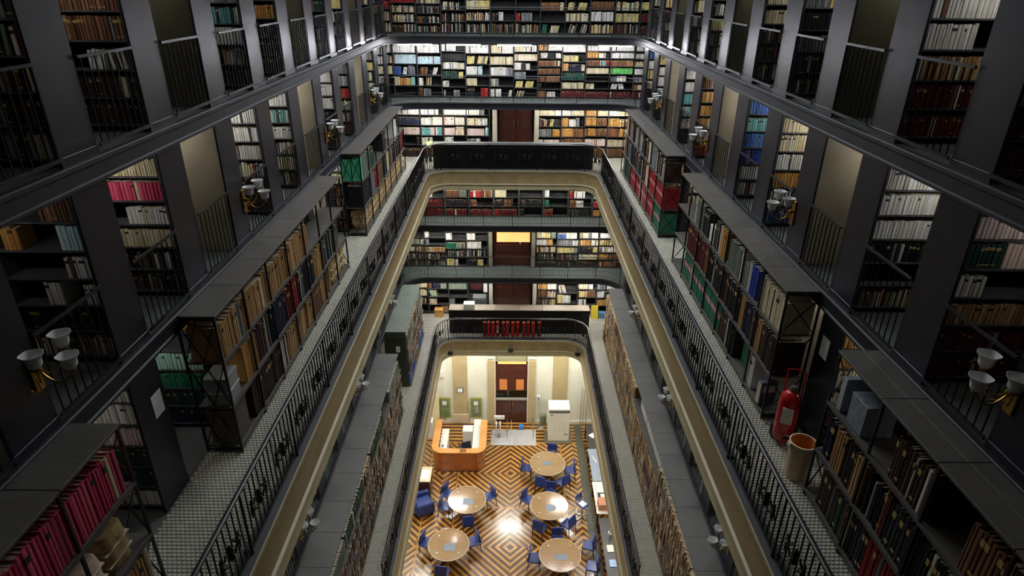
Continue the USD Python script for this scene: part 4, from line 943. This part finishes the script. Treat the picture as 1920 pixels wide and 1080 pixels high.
def chair(label, x, y, face):
    t = thing('chair', label, 'chair', (x, y, G0), face, None)
    b = B().mesh(chbox(-.23, .23, -.22, .22, .41, .48, .025)); b.build('seat', blue, t, 40)
    bk = B(); bk.mesh(chbox(-.22, .22, -.03, .03, 0, .42, .02)); bk.xf(rot('x', 9)); bk.xf(trimesh.transformations.translation_matrix([0, .215, .50])); bk.build('backrest', blue, t, 40)
    for sx in (-1, 1):
        B().tube([(sx*.2, -.19, .41), (sx*.215, -.21, 0)], [.017, .013], 7).build('leg', leg_m, t)
        B().tube([(sx*.2, .30, .70), (sx*.2, .215, .45), (sx*.2, .20, .30), (sx*.21, .26, 0)], [.014, .017, .017, .013], 7).build('leg', leg_m, t)
    return t
CH = []
def around(ti, offs, names):
    for (dx, dy), nm in zip(offs, names):
        x, y = TB[ti][0]+dx, TB[ti][1]+dy
        CH.append((x, y, math.degrees(math.atan2(-dx, dy))+0, nm))
around(0, [(.22, .92), (-.90, .05), (.96, -.06), (-.30, -.90), (.60, -.80)], ['far side of the table by the air conditioner', 'left side of the table by the air conditioner', 'right side of the table by the air conditioner', 'near side of the table by the air conditioner', 'near right corner of the table by the air conditioner'])
around(1, [(-.80, .60), (.86, .50), (.10, -.90)], ['far left of the table by the counter', 'far right of the table by the counter', 'near side of the table by the counter'])
around(2, [(.12, 1.0), (-.82, .62), (-.40, -.84), (.70, -.66)], ['far side of the table with a white card', 'far left of the table with a white card', 'near left of the table with a white card', 'near right of the table with a white card'])
around(3, [(-.84, .34), (.86, .42), (-.15, -.96)], ['left side of the table by the armchair', 'right side of the table by the armchair', 'near side of the table by the armchair'])
around(4, [(-.02, .94), (-.90, .10), (.05, -.95)], ['far side of the nearest right table', 'left side of the nearest right table', 'near side of the nearest right table'])
CH.append((-2.58, 19.05, 75, 'armchair, its seat turned to the hall'))
CH.append((2.92, 17.15, 250, 'dark desks along the right wall, farther one')); CH.append((2.94, 16.2, 255, 'dark desks along the right wall, nearer one'))
ch0 = None
for x, y, a, nm in CH:
    lab = 'blue leather chair at the '+nm
    if ch0 is None: ch0 = chair(lab, x, y, a)
    else: dup(ch0, lab, (x, y, G0), a)
# armchair
t = thing('armchair', 'wide blue leather armchair beside the left edge of the hall', 'armchair', (-3.52, 19.32, G0), 115)
B().mesh(chbox(-.30, .30, -.36, .30, .10, .44, .05)).build('seat', blue, t, 40)
b = B().mesh(chbox(-.44, .44, -.08, .08, 0, .62, .05)); b.xf(rot('x', -10)); b.xf(trimesh.transformations.translation_matrix([0, .36, .26])); b.build('backrest', blue, t, 40)
for s in (-1, 1): B().mesh(chbox(*sorted((s*.30, s*.45)), -.38, .34, .08, .62, .05)).build('armrest', blue, t, 40)
for sx in (-1, 1):
    for sy in (-1, 1): B().lathe([(0, 0), (.03, 0), (.035, .09), (0, .09)], (sx*.34, sy*.3, 0), 8).build('foot', leg_m, t)
# visitors' pedestal desk
t = thing('pedestal_desk', 'dark mahogany pedestal desk with a white top by the counter', 'desk', (-3.53, 20.35, G0), 0)
B().box(-.24, .24, -.42, .42, .0, .88, .01).build('body', wood_dark, t); B().box(-.27, .27, -.45, .45, .88, .92, .008).build('top', M('pale_top', (206, 196, 160), .35, 0, .08, 3.), t)
tag(B().box(-3.70, -3.36, 20.05, 20.60, G0+.922, G0+.927).build('white_sheet', paper_w), 'white sheets lying on the mahogany pedestal desk', 'paper')
# reception counter: U-shaped, rounded front corners
cw = M('counter_wood', (150, 82, 36), .2, 0, .35, 2.2, .04, (1, 1, 3), coat=.5); ctop = M('counter_ledge', (198, 140, 72), .18, 0, .2, 2., .03, coat=.5)
x0, x1, y0, y1 = -3.42, -1.06, 21.45, 23.75
def U(o, r):
    a, b, c = x0+o, x1-o, y0+o; rr = max(r-o, .05); th = np.linspace(0, PI/2, 9)
    L = [(a, y1)]+[(a+rr-rr*math.cos(q), c+rr-rr*math.sin(q)) for q in th]+[(b-rr+rr*math.sin(q), c+rr-rr*math.cos(q)) for q in th]+[(b, y1)]
    return L
ring = lambda o, p, r=.48: Polygon(U(o, r)).difference(Polygon(U(p, r)+[(x1-p, y1+.1), (x0+p, y1+.1)]))
t = thing('reception_counter', 'curved wooden reception counter with amber ledge in the reading hall', 'counter', (0, 0, G0), 0)
B().poly(ring(.06, .12), .08, 1.06).build('front_panel', cw, t, 30); B().poly(ring(.08, .12), 0, .08).build('plinth', wood_dark, t, 30)
B().poly(ring(0, .30), 1.06, 1.10).build('ledge', ctop, t, 30)
for a, b, c, d in ((x0+.30, x0+.62, 21.98, 23.5), (x1-.64, x1-.30, 21.95, 24.2)): B().box(a, b, c, d, .74, .78, .006).box(a+.02, b-.02, c+.05, d-.05, .0, .74).build('inner_desk', white_pt, t)
B().box(x0+.62, x1-.64, 21.78, 22.08, .70, .74, .006).build('inner_shelf', wood_dark, t)
carton('monitor', 'white boxy machine on the right inner desk of the reception counter', -1.95, 23.45, G0+.002, .46, .46, .84, white_pt, 'machine', lid=False)
t = thing('office_chair', 'dark office chair inside the reception counter', 'chair', (-2.05, 22.55, G0), 200)
dk = M('dark_fabric', (40, 46, 56), .7, 0, .15, 8.)
B().mesh(chbox(-.24, .24, -.23, .23, .42, .50, .03)).build('seat', dk, t, 40); b = B().mesh(chbox(-.21, .21, -.03, .03, 0, .44, .02)); b.xf(trimesh.transformations.translation_matrix([0, .25, .56])); b.build('backrest', dk, t, 40)
B().tube([(0, 0, .08), (0, 0, .42)], .03, 8).build('column', chrome, t)
for k in range(5): B().bar((0, 0, .09), (.27*math.cos(k*1.257), .27*math.sin(k*1.257), .05), .04, .03).lathe([(0, 0), (.03, .0), (.03, .05), (0, .05)], (.26*math.cos(k*1.257), .26*math.sin(k*1.257), 0), 8).build('base_leg', black_pt, t)
tag(B().box(-2.76, -2.34, 21.84, 22.02, G0+.742, G0+.775, .005).build('keyboard', M('cream_keys', (226, 214, 160), .5, 0, .1, 20.)), 'cream keyboard on the inner shelf of the reception counter', 'keyboard')
tag(B().box(-2.18, -1.90, 21.5, 21.70, G0+1.102, G0+1.13, .006).build('book_tray', M('brown_tray', (120, 74, 34), .5, 0, .1, 6.)), 'small brown tray on the front ledge of the reception counter', 'tray')
tag(B().lathe([(0, 0), (.05, 0), (.05, .1), (.045, .1), (.045, .01), (0, .01)], (-2.98, 22.2, G0+.782), 12).build('pen_cup', chrome, None, 40), 'small metal cup on the left inner desk of the counter', 'cup')
# entrance platform with rails
t = thing('entrance_platform', 'low ribbed aluminium platform with chrome rails before the door', 'platform', (.13, 23.85, G0), 0)
alu = M('ribbed_aluminium', (206, 208, 208), .32, .35, .06, 3.)
B().box(-1.05, 1.05, -.55, .52, 0, .05, .008).build('deck', alu, t)
for i in range(30): B().box(-1.0+i*.0675, -.975+i*.0675, -.5, .48, .05, .056).build('rib', alu, t)
B().box(-1.06, 1.06, -.58, -.55, 0, .055).build('front_edge', white_pt, t)
for x in (-.98, -.28, -.1, .9):
    B().tube([(x, -.4, .05), (x, -.4, .7), (x, -.3, .88), (x, .3, .88), (x, .42, .7), (x, .42, .05)] if x != -.1 else [(x, .1, .05), (x, .1, .95)], .022, 8).build('rail', chrome, t, 40)
B().box(-.92, -.42, .32, .40, .80, .98, .008).build('control_head', white_pt, t)
for x in (-.80, -.62): b = B().box(-.03, .03, -.30, .02, .1, .78, .006); b.xf(trimesh.transformations.translation_matrix([x, .2, 0])); b.build('gate_flap', M('pale_flap', (206, 214, 226), .2, 0, .04, 3.), t)
carton('blue_box', 'small bright blue box standing behind the entrance platform', .50, 24.5, G0+.002, .22, .2, .2, M('bright_blue', (60, 130, 210), .4, 0, .1, 3.))
# floor-standing air conditioner
t = thing('air_conditioner', 'tall white floor-standing air conditioner against the end wall', 'air conditioner', (2.20, 23.9, G0), 0)
acw = M('ac_white', (224, 222, 208), .42, 0, .04, 2.)
B().box(-.62, .62, -.48, .45, 0, .05, .006).build('plinth', M('ac_plinth', (110, 100, 84), .5, 0, .1, 3.), t)
B().box(-.48, .48, -.34, .40, .05, 1.84, .015).build('cabinet', acw, t)
B().box(-.47, .47, -.352, -.34, 1.64, 1.76).build('outlet', M('ac_outlet', (60, 62, 60), .5, 0, .1, 4.), t)
for k in range(2): B().box(-.46, .46, -.36, -.345, 1.68+k*.04, 1.686+k*.04).build('louvre', gm, t)
B().box(-.465, .465, -.356, -.34, 1.14, 1.62, .004).build('upper_panel', acw, t)
for k in range(4): B().box(-.465+k*.2335, -.24+k*.2335, -.356, -.34, .58, 1.12, .006).build('grille_panel', acw, t)
B().box(-.465, .465, -.356, -.34, .08, .56, .004).build('lower_panel', acw, t)
B().box(-.40, -.28, -.36, -.354, 1.52, 1.56).build('badge', M('ac_badge', (70, 76, 84), .3, .3, .1, 5.), t); B().box(.24, .42, -.36, -.354, .42, .50).build('plate', M('ac_plate', (150, 150, 140), .4, 0, .1, 5.), t)
# on the end wall
frm = M('gilt_green_frame', (150, 152, 72), .4, .2, .2, 6.)
for i, x in enumerate((-3.15, -1.66)):
    t = thing('framed_plaque', 'gilt-green framed plaque with a white sheet on the end wall, %s' % ('left one behind the counter' if i == 0 else 'right one nearest the door'), 'plaque', (x, 24.93, .36), 0)
    B().box(-.27, .27, -.05, .0, 0, 1.14, .01).build('frame', frm, t); B().box(-.21, .21, -.056, -.05, .08, 1.06).build('panel', M('plaque_green', (112, 124, 86) if i == 0 else (150, 160, 120), .4, 0, .3, 6.), t)
    B().box(-.10, .10, -.062, -.056, .74, .96).build('sheet', paper_w, t)
    if i == 0: B().box(-.2, .2, -.064, -.056, .5, .53).lathe([(0, -.066), (.05, -.066), (.05, -.056), (0, -.056)], (0, 0, 0), 10).build('rail', frm, t)
    else: B().box(-.05, .12, -.062, -.056, .3, .66).build('text_panel', gm, t)
t = thing('notice_frame', 'small dark-framed white notice on the left tan pilaster', 'notice', (-2.39, 24.92, 1.78), 0)
B().box(-.15, .15, -.03, 0, 0, .29, .006).build('frame', M('notice_frame_grey', (100, 98, 104), .4, 0, .1, 5.), t); B().box(-.11, .11, -.036, -.03, .04, .25).build('sheet', paper_w, t)
t = thing('emergency_light', 'white emergency light with conduit high on the left of the end wall', 'lamp', (-3.2, 24.99, 2.62), 0)
B().box(-.09, .09, -.09, 0, 0, .34, .012).build('housing', white_pt, t); B().box(-.02, .02, -.02, 0, -1.05, 0).box(-.46, 0, -.02, 0, -.06, -.03).build('conduit', white_pt, t)
t = thing('wall_telephone', 'small white wall telephone right of the maroon door', 'telephone', (1.30, 24.99, 1.28), 0)
B().box(-.09, .09, -.08, 0, 0, .34, .012).build('body', white_pt, t); B().box(-.04, .04, -.1, -.08, .08, .28, .01).build('handset', M('handset_grey', (120, 120, 140), .4, 0, .1, 4.), t); B().tube([(0, -.03, 0), (.03, -.03, -.5), (-.02, -.04, -.9), (.05, -.04, -.95)], .008, 5).build('cord', gm, t)
t = thing('coat_stand', 'slim grey coat stand with bag beside the wall telephone', 'coat stand', (1.42, 24.6, G0), 0)
B().tube([(0, 0, .03), (0, 0, 1.2)], .015, 7).lathe([(0, 0), (.16, 0), (.16, .02), (.02, .04), (0, .04)], (0, 0, 0), 14).build('pole', chrome, t, 40); b = bundle_mesh(.3, .22, .5, 5); b.xf(trimesh.transformations.translation_matrix([.1, -.06, .3])); b.build('bag', M('green_bag', (112, 124, 92), .8, 0, .2, 6.), t, 50)
pp = M('grey_pipe', (150, 146, 130), .45, .2, .1, 4.)
for i, x in enumerate((3.34, 3.46, 3.6)):
    tag(B().tube([(x, 24.9-.02*i, G0+.004), (x, 24.9-.02*i, 2.1-.1*i)], .014, 6).build('pipe', pp), 'thin grey vertical pipe at the right end of the end wall, %s from the left' % ORD[i], 'pipe')
carton('water_drum', 'white rounded drum standing left of the counter by the end wall', -3.78, 23.95, G0+.002, .34, .4, .9, white_pt, 'drum', lid=False)
t = thing('leaning_board', 'cream board leaning on the end wall left of the counter', 'board', (-3.72, 24.55, G0), 0)
b = B().box(-.34, .34, -.02, .02, 0, 1.75, .006); b.xf(rot('x', -8)); b.build('board', M('cream_board', (214, 200, 160), .5, 0, .06, 3.), t)
for s, sn in ((-1, 'left'), (1, 'right')):
    t = thing('wall_display', 'dark slanted display panel high on the %s wall of the hall' % sn, 'display panel', (s*3.86, 23.6, 2.2), 0)
    b = B().box(-.03, .03, -.7, .7, 0, 1.0, .006); b.xf(rot('y', -s*14)); b.build('panel', M('display_dark', (44, 40, 36), .3, 0, .3, 6.), t)
    b = B().box(-s*.036-.008, -s*.036+.008, -.7, .7, .94, 1.0); b.xf(rot('y', -s*14)); b.build('edge_strip', white_pt, t)
    B().bar((0, 0, .1), (s*.76, 0, .1), .04).build('bracket', black_pt, t)
# desks along the right side
dt1, dt2 = M('dark_desk_top', (62, 60, 62), .4, 0, .1, 3.), M('blue_grey_top', (146, 156, 172), .25, 0, .08, 3.)
def desk(label, xa, xb, ya, yb, top, h=.75):
    t = thing('desk', label, 'desk', ((xa+xb)/2, (ya+yb)/2, G0), 0); a, b = (xb-xa)/2, (yb-ya)/2
    B().box(-a, a, -b, b, h-.035, h, .008).build('top', top, t)
    for sx in (-1, 1):
        for sy in (-1, 1): B().bar((sx*(a-.05), sy*(b-.05), 0), (sx*(a-.05), sy*(b-.05), h-.035), .05).build('leg', leg_m, t)
    B().box(-a+.05, a-.05, b-.05, b-.03, .25, h-.04).build('back_panel', leg_m, t)
    return t
desk('dark-topped desk with a white sheet at the right wall, farthest one', 3.43, 4.3, 22.25, 23.95, dt1)
desk('blue-grey topped desk with a paper roll at the right wall', 3.38, 4.25, 20.2, 22.2, dt2)
desk('white-topped desk with boxes at the right wall', 3.34, 4.25, 18.4, 20.15, white_pt)
desk('long dark desk at the right wall nearest the viewer', 3.36, 4.3, 15.2, 18.2, dt1)
b = B().box(-.14, .14, -.14, .14, 0, .003); b.xf(rot('z', 40)); b.xf(trimesh.transformations.translation_matrix([3.7, 23.1, G0+.752])); tag(b.build('white_sheet', paper_w), 'white sheet turned on the farthest dark desk', 'paper')
tag(B().tube([(3.5, 21.7, G0+.778), (3.66, 21.25, G0+.778)], .026, 10).build('paper_roll', paper_w, None, 40), 'white paper roll lying on the blue-grey desk', 'paper roll')
carton('carton', 'pinkish brown carton on the white-topped desk', 3.62, 18.75, G0+.752, .4, .42, .3, M('pink_carton', (190, 128, 100), .7, 0, .1, 4.))
carton('tray', 'white tray stack on the white-topped desk', 3.60, 19.7, G0+.752, .3, .5, .08, white_pt, 'tray', lid=False)
t = thing('small_printer', 'dark small printer with white lid beside the white trays', 'printer', (3.66, 19.22, G0+.752), 0)
B().box(-.18, .18, -.15, .15, 0, .16, .01).build('body', dk, t); B().box(-.1, .1, -.12, .06, .16, .18, .006).build('lid', white_pt, t)
t = thing('computer_screen', 'white flat computer screen on the long dark desk', 'screen', (3.74, 17.45, G0+.752), 70)
B().box(-.24, .24, -.02, .02, .10, .44, .008).build('panel', white_pt, t); B().box(-.22, .22, .02, .026, .12, .42).build('display', black_pt, t); B().lathe([(0, 0), (.11, 0), (.11, .015), (.02, .02), (.02, .12), (0, .12)], (0, 0, 0), 12).build('foot', white_pt, t, 40)
for i, y in enumerate((16.75, 16.1)): tag(B().box(3.5, 3.74, y-.2, y+.12, G0+.752, G0+.775, .004).build('keyboard', white_pt if i == 0 else M('pale_blue_case', (150, 176, 214), .4, 0, .06, 3.)), 'white keyboard on the long dark desk' if i == 0 else 'pale blue case on the long dark desk', 'keyboard' if i == 0 else 'case')
# draughtsman's stool and the board on the floor
t = thing('high_stool', 'chrome high stool with blue seat beside the right desks', 'stool', (2.84, 18.95, G0), 40)
B().mesh(chbox(-.2, .2, -.2, .2, .66, .72, .02)).build('seat', blue, t, 40); b = B().mesh(chbox(-.18, .18, -.02, .02, 0, .3, .015)); b.xf(trimesh.transformations.translation_matrix([0, .22, .78])); b.build('backrest', blue, t, 40)
B().tube([(0, 0, .05), (0, 0, .66)], .025, 8).build('column', chrome, t)
an = np.linspace(0, 2*PI, 25)[:-1]
B().tube([(.24*math.cos(a), .24*math.sin(a), .32) for a in an], .012, 6, False, True).bar((-.24, 0, .32), (.24, 0, .32), .016).build('foot_ring', chrome, t, 40)
for k in range(4): B().bar((0, 0, .06), (.27*math.cos(k*PI/2), .27*math.sin(k*PI/2), .03), .035, .03).build('base_leg', chrome, t)
for k in range(4): B().lathe([(0, 0), (.022, 0), (.022, .035), (0, .035)], (.26*math.cos(k*PI/2), .26*math.sin(k*PI/2), 0), 8).build('castor', black_pt, t)
b = B().box(-.13, .13, -.13, .13, 0, .004); b.xf(rot('z', 40)); b.xf(trimesh.transformations.translation_matrix([2.84, 18.95, G0+.722])); tag(b.build('white_sheet', paper_w), 'white sheet lying on the blue high stool', 'paper')
b = B().box(-.12, .12, -.21, .21, 0, .02, .004); b.xf(rot('z', 35)); b.xf(trimesh.transformations.translation_matrix([2.44, 18.4, G0+.001])); tag(b.build('floor_board', M('brown_lid', (118, 72, 60), .5, 0, .1, 5.)), 'small brown board lying on the shining floor', 'board')
